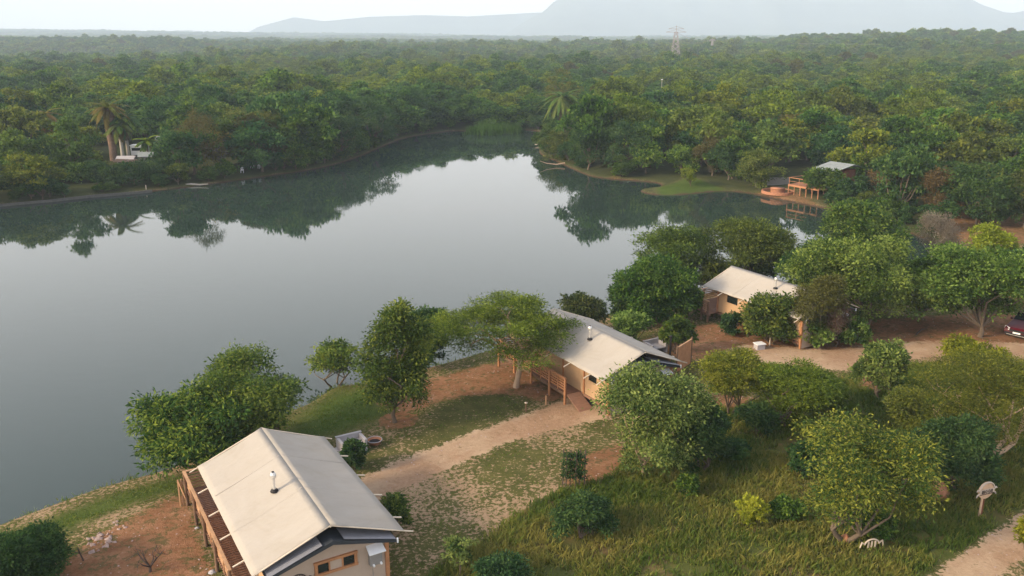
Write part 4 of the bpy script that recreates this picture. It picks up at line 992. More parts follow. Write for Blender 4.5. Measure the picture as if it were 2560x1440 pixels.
safari_tent('large cream safari tent nearest the camera, cut by the bottom edge', 0, 0, 2.54, 5, M['rail'], wall_open=-3.9)
safari_tent('middle cream safari tent beside the spreading thorn tree', -8.28, 21.5, 1.6, 5, M['trim'], wall_open=-3.2, dark_windows=((2.5, 3.3),), deck_to=1.7, ramp=True)
safari_tent('far cream safari tent half hidden by trees on the right', -10.3, 39.45, -3.55, 5, M['rail'], wall_open=-3.6, dark_windows=((-2.7, -1.6),), deck_to=-3.4)

# short side stair rail beside the nearest deck
st = empty('handrail', ground(447, 1240)); R0 = np.array(st.location)
for k, (p, q) in enumerate([((444, 1200), (463, 1243)), ((452, 1198), (470, 1235))]):
    A_, B_ = at(*p, 2.2), at(*q, 1.35)
    MB().beam(A_ - R0, B_ - R0, .06).build('rail', M['rail'], st)
    MB().beam((A_[0] - R0[0], A_[1] - R0[1], -.2), A_ - R0, .06).build('post', M['rail'], st)
tag(st, 'short sloping timber stair rail beside the deck of the nearest tent', 'handrail')

# ------------------------------------------------------------------ barbecues and fire bowls
def braai(u, v, rz, label, s=1.0):
    p = ground(u, v); r = empty('barbecue', p, rz); r.scale = (s * .9, s * .9, s * .62)
    MB().box((0, .62, .55), (1.5, .14, 1.3)).build('back_wall', M['concrete'], r)
    for x in (-.68, .68): MB().box((x, .05, .5), (.14, 1.0, 1.2)).build('side_wall', M['concrete'], r)
    MB().box((0, .05, .62), (1.22, 1.0, .10)).build('hearth', M['concrete'], r)
    MB().box((0, .62, 1.22), (1.6, .18, .04)).build('capping', M['concrete'], r)
    for x in (-.68, .68): MB().box((x, .04, 1.12), (.17, .98, .035)).build('capping', M['concrete'], r)
    MB().box((-1.35, .1, .3), (1.1, .8, .1)).build('counter', M['concrete'], r)
    MB().box((-1.8, .1, .1), (.12, .7, .4)).build('counter_leg', M['concrete'], r)
    return tag(r, label, 'barbecue')
braai(882, 1128, T_ROT + math.pi * .5 - .0, 'grey concrete barbecue behind the right side of the nearest tent')
braai(1640, 880, T_ROT + math.pi * .5, 'grey concrete barbecue behind the middle tent', 1.0)
def fire_bowl(u, v, label):
    r = empty('fire_bowl', ground(u, v))
    MB().lathe((0, 0, 0), [(.10, .0), (.30, .10), (.40, .28), (.42, .30), (.40, .31), (.36, .28), (.26, .15), (0, .10)], 18).build('bowl', M['mound'], r)
    MB().lathe((0, 0, .2), [(.30, 0), (.0, .02)], 18).build('ash', M['black'], r)
    MB().tube([(.40 * math.cos(t * .35), .40 * math.sin(t * .35), .31) for t in range(19)], .022, 6).build('rim', M['concrete'], r)
    return tag(r, label, 'fire bowl')
fire_bowl(937, 1112, 'dark round fire bowl on the lawn beside the concrete barbecue')

# ------------------------------------------------------------------ things around the middle and far tents
mp_ = ground(1462, 1000); o = MB().box((0, 0, .03), (1.7, 1.3, .07)).build('paving_mat', M['mat']); o.location = mp_; o.rotation_euler = (0, 0, T_ROT)
tag(o, 'dark slate paved square at the foot of the middle tent ramp', 'paving')
def bollard(u, v, label, head=True):
    r = empty('path_light', ground(u, v))
    MB().tube([(0, 0, -.1), (0, 0, .55)], .045, 8).build('post', M['pole'] if head else M['rail'], r)
    if head: MB().lathe((0, 0, .55), [(.05, 0), (.10, .02), (.10, .05), (.0, .08)], 12).build('lamp_head', M['signpale'], r)
    else: MB().lathe((0, 0, .55), [(.05, 0), (.055, .03), (.0, .05)], 8).build('cap', M['rail'], r)
    return tag(r, label, 'bollard')
bollard(1315, 1030, 'short dark path light with a pale cap beside the sandy track')
bollard(1365, 1012, 'short bare timber post between the path light and the middle tent', False)
# board screen at the gable corner of the middle tent
sc = empty('screen_fence', ground(1712, 925)); s0 = np.array(sc.location); q0, q1 = ground(1690, 932), ground(1726, 908)
dv = (q1 - q0); nb = 9; blen = np.hypot(dv[0], dv[1])
for k in range(nb):
    c = q0 + dv * (k + .5) / nb - s0
    MB().box((c[0], c[1], .85), (blen / nb * .93, .03, 1.7), math.atan2(dv[1], dv[0])).build('board', M['railred'], sc)
for q in (q0, q1): MB().tube([q - s0 + [0, 0, -.3], q - s0 + [0, 0, 1.85]], .06).build('post', M['pole'], sc)
MB().beam(q0 - s0 + [0, 0, 1.72], q1 - s0 + [0, 0, 1.72], .09, .05).build('capping', M['rail'], sc)
tag(sc, 'red-brown board screen fence beside the middle tent gable', 'fence')
ch = empty('braai_chimney', ground(1674, 902)); MB().tube([(0, 0, 0), (0, 0, 1.7)], .07).build('pipe', M['black'], ch); MB().lathe((0, 0, 1.7), [(.07, 0), (.12, .02), (.12, .06), (0, .1)], 10).build('cap', M['black'], ch)
tag(ch, 'thin black stove pipe between the middle tent and the board screen', 'chimney')
tk = empty('storage_box', ground(1898, 872)); tk.scale = (.55, .55, .55); MB().box((0, 0, .35), (1.1, .9, .7), .3).build('body', M['concrete'], tk); MB().box((0, 0, .73), (1.3, 1.1, .06), .3).build('lid', M['white'], tk)
tag(tk, 'low box with a white lid on the red earth before the far tent', 'box')
tp = empty('tap_post', ground(1924, 864)); MB().tube([(0, 0, -.1), (0, 0, .7)], .05).build('post', M['signpale'], tp); MB().tube([(0, 0, .62), (.16, 0, .66), (.22, 0, .55)], .03).build('tap', M['steel'], tp)
tag(tp, 'short pale tap post right of the white-lidded box', 'post')
bh = empty('panelled_screen', ground(1992, 852), .25)  # brown panels at the end corner of the far tent
MB().box((.3, 0, 1.0), (1.1, .06, 1.5)).build('panel', M['railred'], bh); MB().box((.98, -.02, .85), (.5, .08, 1.9)).build('panel', M['rail'], bh)
MB().box((-.75, .1, .8), (.8, .5, .06)).build('shelf', M['concrete'], bh)
for x in (-1.05, -.45, .05, .6): MB().tube([(x, 0, -.2), (x, 0, .85)], .05).build('leg', M['signpale'], bh)
MB().box((0, .35, .45), (2.2, .05, .9)).build('painted_shade', M['black'], bh)  # black sheet standing in for the shade behind the legs
tag(bh, 'red-brown panelled screen on pale legs at the end corner of the far tent', 'screen')

# staked creeper on the lawn edge
tr = empty('staked_creeper', ground(1433, 1222)); R = np.random.default_rng(9)
for k, (x, y) in enumerate([(-.5, .1), (-.36, -.1), (-.15, .12), (.1, -.12), (.3, .1), (.52, -.05)]):
    MB().tube([(x, y, -.1), (x + .02, y, 1.75 + .35 * R.random())], .03, 6).build('stake', M['deadwood'], tr)
lob = [(x, 0, z, .17, .15, .30) for x in (-.36, -.1, .15, .4) for z in (.75, 1.2, 1.6)]
pos, dn, nr, ln, wd, tn, cen = crown_leaves(R, lob, 1100, 8, .10, .13, .06, .5)
obj('foliage', leaf_mesh('foliage', pos, dn, nr, ln, wd, tn, L['dark']), tr)
tag(tr, 'dark green creeper climbing a row of stakes at the lawn edge', 'creeper')

# signs
def round_sign(u, v, label, post=True, r=.44, zc=1.32, yaw=.35):
    p = ground(u, v); s = empty('round_sign', p, yaw)
    disc = [(r * math.cos(t), 0, zc + r * .92 * math.sin(t)) for t in np.linspace(0, 2 * math.pi, 28)[:-1]]
    bd = MB().prism(disc, (0, .06, 0)).build('board', M['signwood'], s)
    MB().tube([(r * .98 * math.cos(t), -.02, zc + r * .9 * math.sin(t)) for t in np.linspace(.1, math.pi - .1, 18)], .04, 6).build('arch_rim', M['signpale'], bd)
    MB().box((0, -.03, zc - .02), (2 * r * .98, .03, .20)).build('banner', M['signpale'], bd)
    t = MB()
    for k, x in enumerate((-.30, -.24, -.17, -.06, .10, .21, .28)):
        if k in (3, 4): t.tube([(x + .045 * math.cos(q), -.055, zc - .02 + .07 * math.sin(q)) for q in np.linspace(0, 6.28, 13)], .013, 5)
        else: t.box((x, -.055, zc - .02), (.028, .02, .15))
    t.box((.0, -.055, zc - .14), (2 * r * .9, .02, .025))
    t.build('lettering', M['emblem'], bd)
    for sg in (-1, 1):
        MB().tube([(sg * r * .9, -.02, zc + .03), (sg * (r + .10), -.02, zc + .10), (sg * (r + .16), -.02, zc + .03)], [.04, .04, .02], 6).build('flourish', M['signpale'], bd)
        MB().tube([(sg * r * .9, -.02, zc - .10), (sg * (r + .08), -.02, zc - .16), (sg * (r + .14), -.02, zc - .26)], [.04, .035, .02], 6).build('flourish', M['signpale'], bd)
    if post:
        MB().tube([(-.06, .1, -.3), (-.06, .1, zc)], .05, 8).build('post', M['signwood'], s)
        MB().tube([(.05, .12, -.3), (.05, .12, zc - .1)], .05, 8).build('post', M['darkwood'], s)
    return tag(s, label, 'sign')
round_sign(2455, 1292, 'round wooden sign with lettered banner on a post by the track')
# low pale cut-out emblem in the grass
em = empty('emblem_board', ground(2178, 1372), .2); e_ = MB()
e_.tube([(.34 * math.cos(t), 0, .20 + .26 * math.sin(t)) for t in np.linspace(.1, math.pi - .1, 14)], .035, 6)
for x in (-.16, 0, .16): e_.box((x, 0, .22), (.07, .03, .30))
e_.build('arch', M['signpale'], em)
for sg in (-1, 1): MB().tube([(sg * .33, 0, .24), (sg * .47, 0, .36), (sg * .55, 0, .08), (sg * .60, 0, .0)], [.035, .04, .03, .02], 6).build('side_scroll', M['signpale'], em)
tag(em, 'small pale arched cut-out board low in the grass under the open tree', 'emblem')

# termite mound, dead shrubs, stones
def mound(u, v, w, h, label, name='termite_mound', mat='mound', seed=2):
    R = np.random.default_rng(seed); V, n, m = [], 18, 9
    for j in range(m):
        t = j / (m - 1); rr = w * (1 - t) ** .7 * (1 + .0 * t)
        for k in range(n):
            a = 2 * math.pi * k / n; q = rr * (.82 + .36 * vnoise(np.array([k * .7 % 12.6]), np.array([j * .9]), seed)[0])
            V.append((q * math.cos(a) + .1 * t * w, q * math.sin(a), h * t ** .85 - .1))
    ix = np.arange(n * m).reshape(m, n); Q = np.stack([ix[:-1], np.roll(ix[:-1], -1, 1), np.roll(ix[1:], -1, 1), ix[1:]], -1).reshape(-1, 4)
    o = obj(name, np_mesh(name, np.array(V), Q, M[mat], smooth_sh=True)); o.location = ground(u, v); return tag(o, label, 'termite mound' if mat == 'mound' else 'stone')
mound(2340, 1236, .62, .95, 'reddish earth termite mound below the dense dark green tree')
mound(2112, 1350, .28, .42, 'small reddish termite mound at the foot of the open yellow-tipped tree', seed=5)
for i, (u, v, w, lab) in enumerate([(449, 1254, .12, 'small white stone on the slope left of the stair rail'), (492, 1320, .2, 'pale rubble pile at the foot of a post under the nearest deck'), (530, 1430, .25, 'flat pale stone at the bottom of the nearest deck posts')]):
    mound(u, v, w, w * .8, lab, 'stone', 'concrete', 30 + i)
def stones(n, px, smin, smax, name, label, group, seed):
    R = np.random.default_rng(seed); pl = np.array(px, float)
    me = []
    for k in range(3):
        V = unit(R.normal(size=(14, 3))) * (.7 + .6 * R.random((14, 1))); m = bpy.data.meshes.new('stone'); import bmesh
        b = bmesh.new(); [b.verts.new(q * [1, .8, .55]) for q in V]; bmesh.ops.convex_hull(b, input=b.verts); b.to_mesh(m); b.free(); m.materials.append(M['rock']); me.append(m)
    for k in range(n):
        w = R.dirichlet(np.ones(len(pl))); u, v = w @ pl; o = obj(name, me[k % 3]); p = ground(u, v); o.location = (p[0], p[1], p[2]); s = smin + (smax - smin) * R.random() ** 2
        o.scale = (s, s, s); o.rotation_euler = (0, 0, R.random() * 6.3); tag(o, label, 'stone', group)
stones(38, [(195, 1365), (260, 1300), (340, 1280), (300, 1380), (225, 1400)], .06, .2, 'stone', 'pinkish stone in the rubble on the bare slope left of the nearest tent', 'stones of the rubble patch', 4)
def dead_shrub(u, v, h, label, seed, n=7):
    R = np.random.default_rng(seed); r = empty('dead_shrub', ground(u, v)); MB().tube([(0, 0, -.1), (.02, .02, .22 * h)], [.06, .05], 6).build('stem', M['deadwood'], r)
    for k in range(n):
        a = 6.28 * k / n + R.random(); d = np.array([math.cos(a), math.sin(a), 1.0 + .8 * R.random()]); d = d / np.linalg.norm(d) * h * (.6 + .4 * R.random()); m = MB(); e = np.array([.02, .02, .2 * h])
        mid = e + d * .5 + R.normal(size=3) * .05; m.tube([e, mid, e + d], [.035, .025, .01], 5)
        for _ in range(3): f = mid + (d * .5 * R.random()); m.tube([f, f + R.normal(size=3) * .22 * h + [0, 0, .1]], [.015, .006], 4)
        m.build('branch', M['deadwood'], r)
    return tag(r, label, 'dead shrub')
dead_shrub(375, 1430, 1.1, 'black leafless shrub on bare ground at the bottom left', 3)
dk = empty('old_stake', ground(210, 1402)); MB().tube([(0, 0, -.1), (-.18, 0, .62)], .03, 6).build('stake', M['deadwood'], dk); MB().tube([(-.1, 0, .35), (-.45, .05, .42)], .02, 6).build('cross_stick', M['deadwood'], dk)
tag(dk, 'thin dark leaning stake beside the rubble patch', 'stake')
for i, (a_, b_, lab) in enumerate([((1640, 806), (1700, 812), 'grey dead branch lying on the red earth near the far tent'), ((2290, 838), (2318, 822), 'pale fallen stick on the red earth under the huge trees'), ((2080, 822), (2110, 828), 'dark fallen branch on the red earth by the track')]):
    A_, B_ = ground(*a_), ground(*b_); o = MB().tube([A_ - A_ + [0, 0, .05], (B_ - A_) * .5 + [0, .1, .14], B_ - A_ + [0, 0, .06]], [.06, .05, .02], 6).build('fallen_branch', M['deadwood']); o.location = A_; tag(o, lab, 'branch')

# ------------------------------------------------------------------ the parked car
def car(u, v, heading):
    p = ground(u, v); r = empty('parked_car', p, heading)      # local +X is forward
    Wd, prof = .86, [(2.05, .38), (2.12, .55), (2.08, .74), (1.95, .86), (1.0, 1.00), (.55, 1.08), (-.05, 1.50), (-.35, 1.56), (-1.35, 1.54), (-1.75, 1.38), (-2.02, 1.02), (-2.10, .8), (-2.05, .38)]
    m = MB(); n = len(prof); V = []
    for y, k in ((-Wd, .0), (-Wd * .96, 1), (Wd * .96, 1), (Wd, 0)):
        for x, z in prof:
            top = max(0, (z - .95) / .6); V.append((x * (1 - .015 * (1 - k)), y * (1 - .20 * top), z if k else z - .03 * (1 if z > .5 else 0)))
    fs = []
    for s in range(3):
        for i in range(n):
            j = (i + 1) % n; fs.append((s * n + i, s * n + j, (s + 1) * n + j, (s + 1) * n + i))
    fs += [tuple(range(n))[::-1], tuple(range(3 * n, 4 * n))]
    m.add(V, fs); m.build('body', M['carred'], r)
    MB().add([(.57, -.78, 1.10), (.57, .78, 1.10), (-.02, .70, 1.50), (-.02, -.70, 1.50)], [(0, 1, 2, 3)]).build('windscreen', M['glass'], r)
    for sg in (-1, 1):
        MB().prism([(.40, sg * .845, 1.06), (-.08, sg * .745, 1.46), (-1.3, sg * .745, 1.46), (-1.65, sg * .835, 1.08)], (0, sg * .02, 0)).build('side_window', M['glass'], r)
        MB().add([(2.0, sg * .50, .80), (1.90, sg * .84, .86), (1.98, sg * .85, .70), (2.11, sg * .52, .66)], [(0, 1, 2, 3)]).prism([(1.99, sg * .50, .81), (1.88, sg * .85, .87), (1.97, sg * .86, .70), (2.10, sg * .52, .66)], (.03, sg * .02, .02)).build('headlight', M['white'], r)
        for x in (1.30, -1.30):
            w = MB().lathe((0, 0, 0), [(.20, -.11), (.31, -.11), (.33, -.08), (.33, .08), (.31, .11), (.20, .11)], 20); w.v = [(x + a, sg * .78 + c, .33 + b) for a, b, c in w.v]
            wo = w.build('tyre', M['tyre'], r); h = MB().lathe((0, 0, 0), [(.0, .09), (.20, .10), (.21, .05)], 16); h.v = [(x + a, sg * (.78 + c), .33 + b) for a, b, c in h.v]; h.build('rim', M['steel'], wo)
        MB().box((.45, sg * .95, 1.10), (.16, .16, .12)).build('mirror', M['carred'], r)
    MB().box((2.10, 0, .66), (.06, 1.0, .16)).build('grille', M['black'], r)
    MB().box((2.10, 0, .45), (.08, 1.60, .14)).build('bumper', M['black'], r)
    MB().box((2.15, 0, .54), (.02, .50, .11)).build('number_plate', M['white'], r)
    MB().box((2.13, 0, .36), (.04, 1.3, .03)).build('bumper_strip', M['steel'], r)
    return tag(r, 'dark red car parked under the huge trees, cut by the right edge', 'car')
fr = ground(2540, 850); hd = math.atan2(-.67, -.74)
cc = fr[:2] - np.array([math.cos(hd), math.sin(hd)]) * 2.0
car(*proj((cc[0], cc[1], fr[2])), hd)

# ------------------------------------------------------------------ the lodge deck across the inlet
A_, B_ = ground(1970, 486), ground(2044, 499); e1 = unit((B_ - A_)[:2]); e2 = np.array([-e1[1], e1[0]])
wl = float(np.hypot(*(B_ - A_)[:2])); ld = empty('lodge', A_, math.atan2(e1[1], e1[0])); dp = 5.0; dz = 1.35
for x in np.linspace(0, wl, 6):
    MB().tube([(x, 0, -.6), (x, 0, dz)], .07).build('stilt', M['orangewood'], ld)
    MB().tube([(x, dp * .5, -.6), (x, dp * .5, dz)], .07).build('stilt', M['orangewood'], ld)
for y in (2.5, 4.6): MB().tube([(wl + .9, y, -.5), (wl + .9, y, dz)], .07).build('stilt', M['barkwhite'], ld)
bm = MB().box((0, 0, 0), (.16, dp, .05)).mesh('deck_board', M['orangewood'])
for k in range(int((wl + 1) / .18)):
    o = obj('deck_board', bm, ld); o.location = (k * .18 + .05, dp / 2, dz + .03)
MB().beam((-.1, -.02, dz - .08), (wl + .1, -.02, dz - .08), .08, .24).build('fascia_board', M['orangewood'], ld)
for x in np.linspace(0, wl, 4): MB().tube([(x, .05, dz), (x, .05, dz + 1.0)], .05).build('rail_post', M['orangewood'], ld)
MB().beam((-.1, .05, dz + 1.0), (wl + .1, .05, dz + 1.0), .10, .08).build('hand_rail', M['orangewood'], ld)
MB().beam((0, .05, dz + .5), (wl, .05, dz + .5), .04, .05).build('rail', M['orangewood'], ld)
for x in (0, wl): MB().beam((x, 0, dz + 1.0), (x, dp, dz + 1.0), .10, .08).build('hand_rail', M['orangewood'], ld)
MB().box((wl * .6, dp + 1.2, dz + 1.1), (wl * .9, 2.4, 2.2)).build('wall', M['darkwood'], ld)
MB().box((wl * .35, dp - .02, dz + .95), (.9, .06, 1.8)).build('door', M['black'], ld)
MB().tube([(wl * .55, dp * .6, dz), (wl * .55, dp * .6, dz + 2.4)], .12).build('roof_post', M['darkwood'], ld)
rf = MB().prism([(wl * .35, dp * .45, dz + 2.3), (wl * .35, dp + 1.4, dz + 3.0), (wl * .35, dp + 3.6, dz + 2.3), (wl * .35, dp + 1.4, dz + 2.9)], (wl * .8, 0, 0)).build('roof', M['roofpale'], ld)
tag(ld, 'orange timber lodge deck on stilts across the inlet', 'lodge')
bo = empty('fire_circle', ground(1943, 487))
nst = 30
sm = MB().box((0, 0, 0), (.42, .22, .20)).mesh('stone_block', M['mound'])
for k in range(nst):
    a = 2 * math.pi * k / nst
    for lev in range(2):
        o = obj('stone_block', sm, bo); a2 = a + lev * math.pi / nst; o.location = (2.1 * math.cos(a2), 2.1 * math.sin(a2), .1 + .2 * lev); o.rotation_euler = (0, 0, a2 + math.pi / 2)
MB().lathe((0, 0, 0), [(.95, 0), (1.0, .7), (1.05, .75), (.0, .78)], 20).build('table', M['mound'], bo)
tag(bo, 'low round stone-edged fire circle left of the lodge deck', 'fire circle')
gw = MB().box((0, 0, .5), (3.4, .2, 1.1), .1).build('garden_wall', M['grey']); gw.location = ground(1945, 462); tag(gw, 'low grey wall behind the stone fire circle', 'wall')

# ------------------------------------------------------------------ palms
def frond_mesh(length, droop, mat, nl=16, wid=.55, seed=1):
    R = np.random.default_rng(seed); V, F, tone = [], [], []
    ctr = [(length * t, 0, length * (.35 * t - droop * t * t)) for t in np.linspace(0, 1, nl)]
    for i in range(1, nl):
        p, q = np.array(ctr[i - 1]), np.array(ctr[i]); d = unit(q - p); t = i / nl; w = wid * math.sin(math.pi * min(1, t * .8 + .2)) ** .6
        for sg in (-1, 1):
            tipp = q + d * w * .5 + np.array([0, sg * w, -.35 * w]); n = len(V)
            V += [p, q + d * .02, tipp + d * .05, p + d * w * .5 + np.array([0, sg * w * .95, -.38 * w])]; F.append((n, n + 1, n + 2, n + 3)); tone.append(.35 + .3 * R.random())
        n = len(V); s = np.array([0, .03, 0]); V += [p - s, q - s, q + s, p + s]; F.append((n, n + 1, n + 2, n + 3)); tone.append(.7)
    return np_mesh('frond', np.array(V), np.array(F), mat, {'tone': tone})
def palm(label, base, vtop, trunk, nf, flen, crown_frac=.8, mats=('broad',), rt=(.3, .25), tint=(1, 1, 1), skirt=0, droop=.75, seed=1):
    R = np.random.default_rng(seed); p = ground(*base); H = top_height(p[0], p[1], vtop) - p[2]; r = empty('palm_tree', p); ht = H * crown_frac
    MB().tube([(0, 0, -.3), (.05, 0, ht * .3), (-.05, .05, ht * .7), (0, 0, ht)], [rt[0] * 1.1, rt[0], (rt[0] + rt[1]) / 2, rt[1]], 10).build('trunk', M[trunk], r)
    ms = [frond_mesh(flen, droop, L[mats[0]], seed=seed), frond_mesh(flen * .9, droop * 1.5, L[mats[-1]], seed=seed + 1)]
    for k in range(nf):
        o = obj('frond', ms[k % 2], r); o.location = (0, 0, ht); el = -R.random() * 1.1 + .25 if k % 3 else -.9 + R.random() * .2
        o.rotation_euler = (0, -(.9 - 1.25 * (k / nf)) * 1.0, k * 2.399 + R.random() * .3); tinted(o, tint)
    sk = frond_mesh(flen * .75, 1.1, L['brown'], seed=seed + 3)
    for k in range(skirt):
        o = obj('dry_frond', sk, r); o.location = (0, 0, ht - .1 - .25 * (k % 4)); o.rotation_euler = (0, .7 + .5 * R.random(), k * 2.399)
    return tag(r, label, 'palm')
palm('thick-trunked palm with a ragged brown crown on the left bank', (285, 402), 248, 'thatch', 26, 3.4, .84, ('olive', 'brown'), (.6, .95), (.9, .9, .6), 30, .8, 3)
palm('green-crowned palm with a slim white trunk beside the thick-trunked palm', (322, 398), 250, 'barkwhite', 26, 3.2, .68, ('broad', 'dark'), (.28, .22), (1.2, 1.25, .9), 10, .85, 5)
palm('slim pale-trunked palm between the thick palm and the white-trunked one', (308, 402), 275, 'barkwhite', 16, 2.6, .7, ('broad', 'olive'), (.3, .25), (.9, 1, .8), 6, .9, 7)
palm('shaggy brown-skirted palm at the far left above the round green tree', (122, 380), 268, 'thatch', 24, 3.2, .8, ('olive', 'brown'), (.5, .7), (1.2, 1, .7), 30, .9, 9)
palm('tall palm with drooping fronds and a white trunk beyond the jetty', (1407, 326), 205, 'barkwhite', 40, 5.2, .66, ('broad', 'olive'), (.34, .28), (.9, 1.05, .9), 12, 1.0, 11)
palm('small bright green palm in front of the white caravan', (372, 405), 318, 'bark', 18, 2.0, .6, ('lime', 'broad'), (.2, .18), (.7, .8, .6), 0, .8, 13)

# ------------------------------------------------------------------ small things on the far banks
cv = empty('caravan', ground(352, 392), .1); MB().box((0, 0, 1.25), (2.6, 1.9, 1.6)).build('body', M['white'], cv); MB().box((0, -.96, 1.45), (2.2, .04, .5)).build('window', M['glass'], cv); MB().box((0, 0, 2.1), (2.8, 2.0, .1)).build('roof', M['white'], cv)
for x in (-.7, .7): MB().tube([(x, -.9, .35), (x, -.7, .35)], .34, 12).build('wheel', M['tyre'], cv)
tag(cv, 'white caravan among the trees beside the slim palm', 'caravan')
def shed(u, v, w, d, h, label, mat='concrete', roof='roofpale', rz=.1):
    r = empty('shed', ground(u, v), rz); MB().box((0, 0, h / 2), (w, d, h)).build('wall', M[mat], r)
    MB().prism([(-w / 2 - .2, -d / 2 - .3, h), (-w / 2 - .2, 0, h + .6), (-w / 2 - .2, d / 2 + .3, h), (-w / 2 - .2, 0, h + .5)], (w + .4, 0, 0)).build('roof', M[roof], r)
    MB().box((w * .2, -d / 2 - .02, h * .45), (.8, .04, h * .85)).build('door', M['darkwood'], r); MB().box((-w * .25, -d / 2 - .02, h * .6), (.9, .04, .6)).build('window', M['glass'], r)
    return tag(r, label, 'shed')
shed(400, 408, 6.0, 3, 1.4, 'long low shed with a pale sheet roof right of the small palm', 'grey', rz=.25)
shed(425, 372, 4.0, 3, 1.8, 'small shed with a white roof line behind the long shed', 'grey')
shed(318, 410, 2.6, 2.0, .8, 'low grey walled enclosure at the foot of the thick palm', 'grey', 'concrete')
gs = empty('green_shelter', ground(324, 481), .15); gs.scale = (1.25, 1.25, 1.25)
for x in (-.7, .7):
    for y in (-.5, .5): MB().tube([(x, y, 0), (x, y, 1.6)], .04).build('pole', M['pole'], gs)
MB().box((0, .52, .75), (1.4, .03, 1.4)).build('back_cloth', M['green'], gs); MB().box((.1, -.5, .72), (1.2, .03, 1.2)).build('front_cloth', M['green'], gs)
MB().prism([(-1.3, -.8, 1.75), (1.3, -.8, 1.62), (1.3, .8, 1.75), (-1.3, .8, 1.9)], (0, 0, .05)).build('roof', M['pole'], gs)
tag(gs, 'small green cloth shelter at the edge of the left bank', 'shelter')
pp = MB().tube([(0, 0, -1), (0, 0, .9)], .07).build('mooring_post', M['signpale']); pp.location = at(366, 478, 0); tag(pp, 'pale mooring post in the water right of the green shelter', 'post')
lg = MB().tube([(-2, 0, .15), (-.8, .1, .28), (.6, 0, .2), (1.9, -.1, .32)], [.10, .14, .12, .06], 7).build('drift_log', M['barkwhite']); lg.location = at(490, 465, 0); tag(lg, 'pale drift log at the waterline of the left bank', 'log')
def chair(u, v, rz, label):
    r = empty('plastic_chair', ground(u, v), rz)
    MB().box((0, 0, .43), (.46, .46, .04)).build('seat', M['white'], r); MB().box((0, .24, .68), (.46, .04, .45)).build('backrest', M['white'], r)
    for x in (-.2, .2):
        for y in (-.2, .2): MB().box((x, y, .21), (.05, .05, .42)).build('leg', M['white'], r)
    return tag(r, label, 'chair', 'white chairs on the left bank')
for (u, v, a, lab) in [(606, 434, .2, 'white chair, leftmost of the three on the left bank'), (632, 432, -.3, 'white chair, middle one of the three on the left bank'), (650, 430, .8, 'white chair, rightmost of the three on the left bank')]: chair(u, v, a, lab)
jt = empty('jetty', ground(1374, 352)); j0 = np.array(jt.location); ja, jb = at(1378, 344, .45), at(1342, 362, .35); jd = jb - ja; jm = MB().box((0, 0, 0), (.22, 1.0, .06)).mesh('plank', M['signpale']); jn = 26
for k in range(jn):
    o = obj('plank', jm, jt); o.location = ja + jd * (k + .5) / jn - j0; o.rotation_euler = (0, 0, math.atan2(jd[1], jd[0]))
for k in (4, 13, 22):
    c = ja + jd * k / jn - j0; MB().tube([c - [0, 0, 1.2], c + [0, 0, .2]], .08).build('pile', M['pole'], jt)
tag(jt, 'narrow pale jetty running out from the headland', 'jetty')
br = MB().tube([(0, 0, .3), (-1.5, -.3, .1), (-3.2, -.6, .35), (-4.4, -.9, .8)], [.14, .11, .08, .04], 6).build('fallen_branch', M['barkpale']); br.location = at(1412, 412, .2); tag(br, 'pale fallen branch curving over the water at the headland', 'branch')
ed = MB()
for (u0, v0), (u1, v1) in zip([(-40, 520), (0, 514), (60, 508), (130, 502), (220, 492), (340, 482)], [(0, 514), (60, 508), (130, 502), (220, 492), (340, 482), (380, 478)]):
    ed.beam(at(u0, v0, .15), at(u1, v1, .15), .3, .4)
tag(ed.build('bank_edging', M['darkstone']), 'grey concrete edging along the water of the left bank', 'edging')
lp = empty('lamp_pole', ground(1652, 262)); MB().tube([(0, 0, 0), (0, 0, 7.5)], [.09, .06]).build('pole', M['barkwhite'], lp); MB().box((0, 0, 7.6), (.5, .3, .2)).build('lamp_head', M['white'], lp)
tag(lp, 'white lamp pole rising from the bush behind the headland', 'lamp pole')

# reeds at the head of the lake
def blades(name, label, cat, P, h0, h1, w, mat, R, lean=.35, tone_mu=.4, per=7, spread=.16, tint=(1, 1, 1), patch=0.0):
    n = len(P) * per; c = np.repeat(P, per, 0) + np.column_stack([R.normal(size=(n, 2)) * spread, np.zeros(n)])
    h = (h0 + (h1 - h0) * R.random(n)) * np.repeat(.6 + .7 * R.random(len(P)), per); a = R.random(n) * 6.283; ln = R.random(n) * lean
    d = np.column_stack([np.cos(a) * ln, np.sin(a) * ln, np.ones(n)]); s = np.column_stack([-np.sin(a + .6), np.cos(a + .6), np.zeros(n)]) * (w * (.6 + .8 * R.random(n)))[:, None] / 2
    c[:, 2] -= .03
    mid = c + d * (h * .55)[:, None]; tip = c + d * h[:, None] + np.column_stack([np.cos(a), np.sin(a), -.3 * np.ones(n)]) * (ln * h * .5)[:, None]
    V = np.stack([c - s, c + s, mid + s * .8, tip, mid - s * .8], 1).reshape(-1, 3); F = np.arange(n * 5).reshape(-1, 5)
    if patch: tone_mu = tone_mu + patch * (vnoise(P[:, 0] * .28, P[:, 1] * .28, 61) * .6 + vnoise(P[:, 0] * .9, P[:, 1] * .9, 62) * .4 - .5)
    tone = np.clip(np.repeat(R.normal(size=len(P)) * .14 + tone_mu, per) + R.normal(size=n) * .1, 0, 1)
    o = obj(name, np_mesh(name, V, F, mat, {'tone': tone}, k=5)); tinted(o, tint)
    return tag(o, label, cat, kind='stuff')
R = np.random.default_rng(31)
rp = gpoly([(1150, 328), (1200, 312), (1290, 308), (1320, 322), (1230, 330)]); w_ = R.dirichlet(np.ones(5) * .8, 900) @ rp
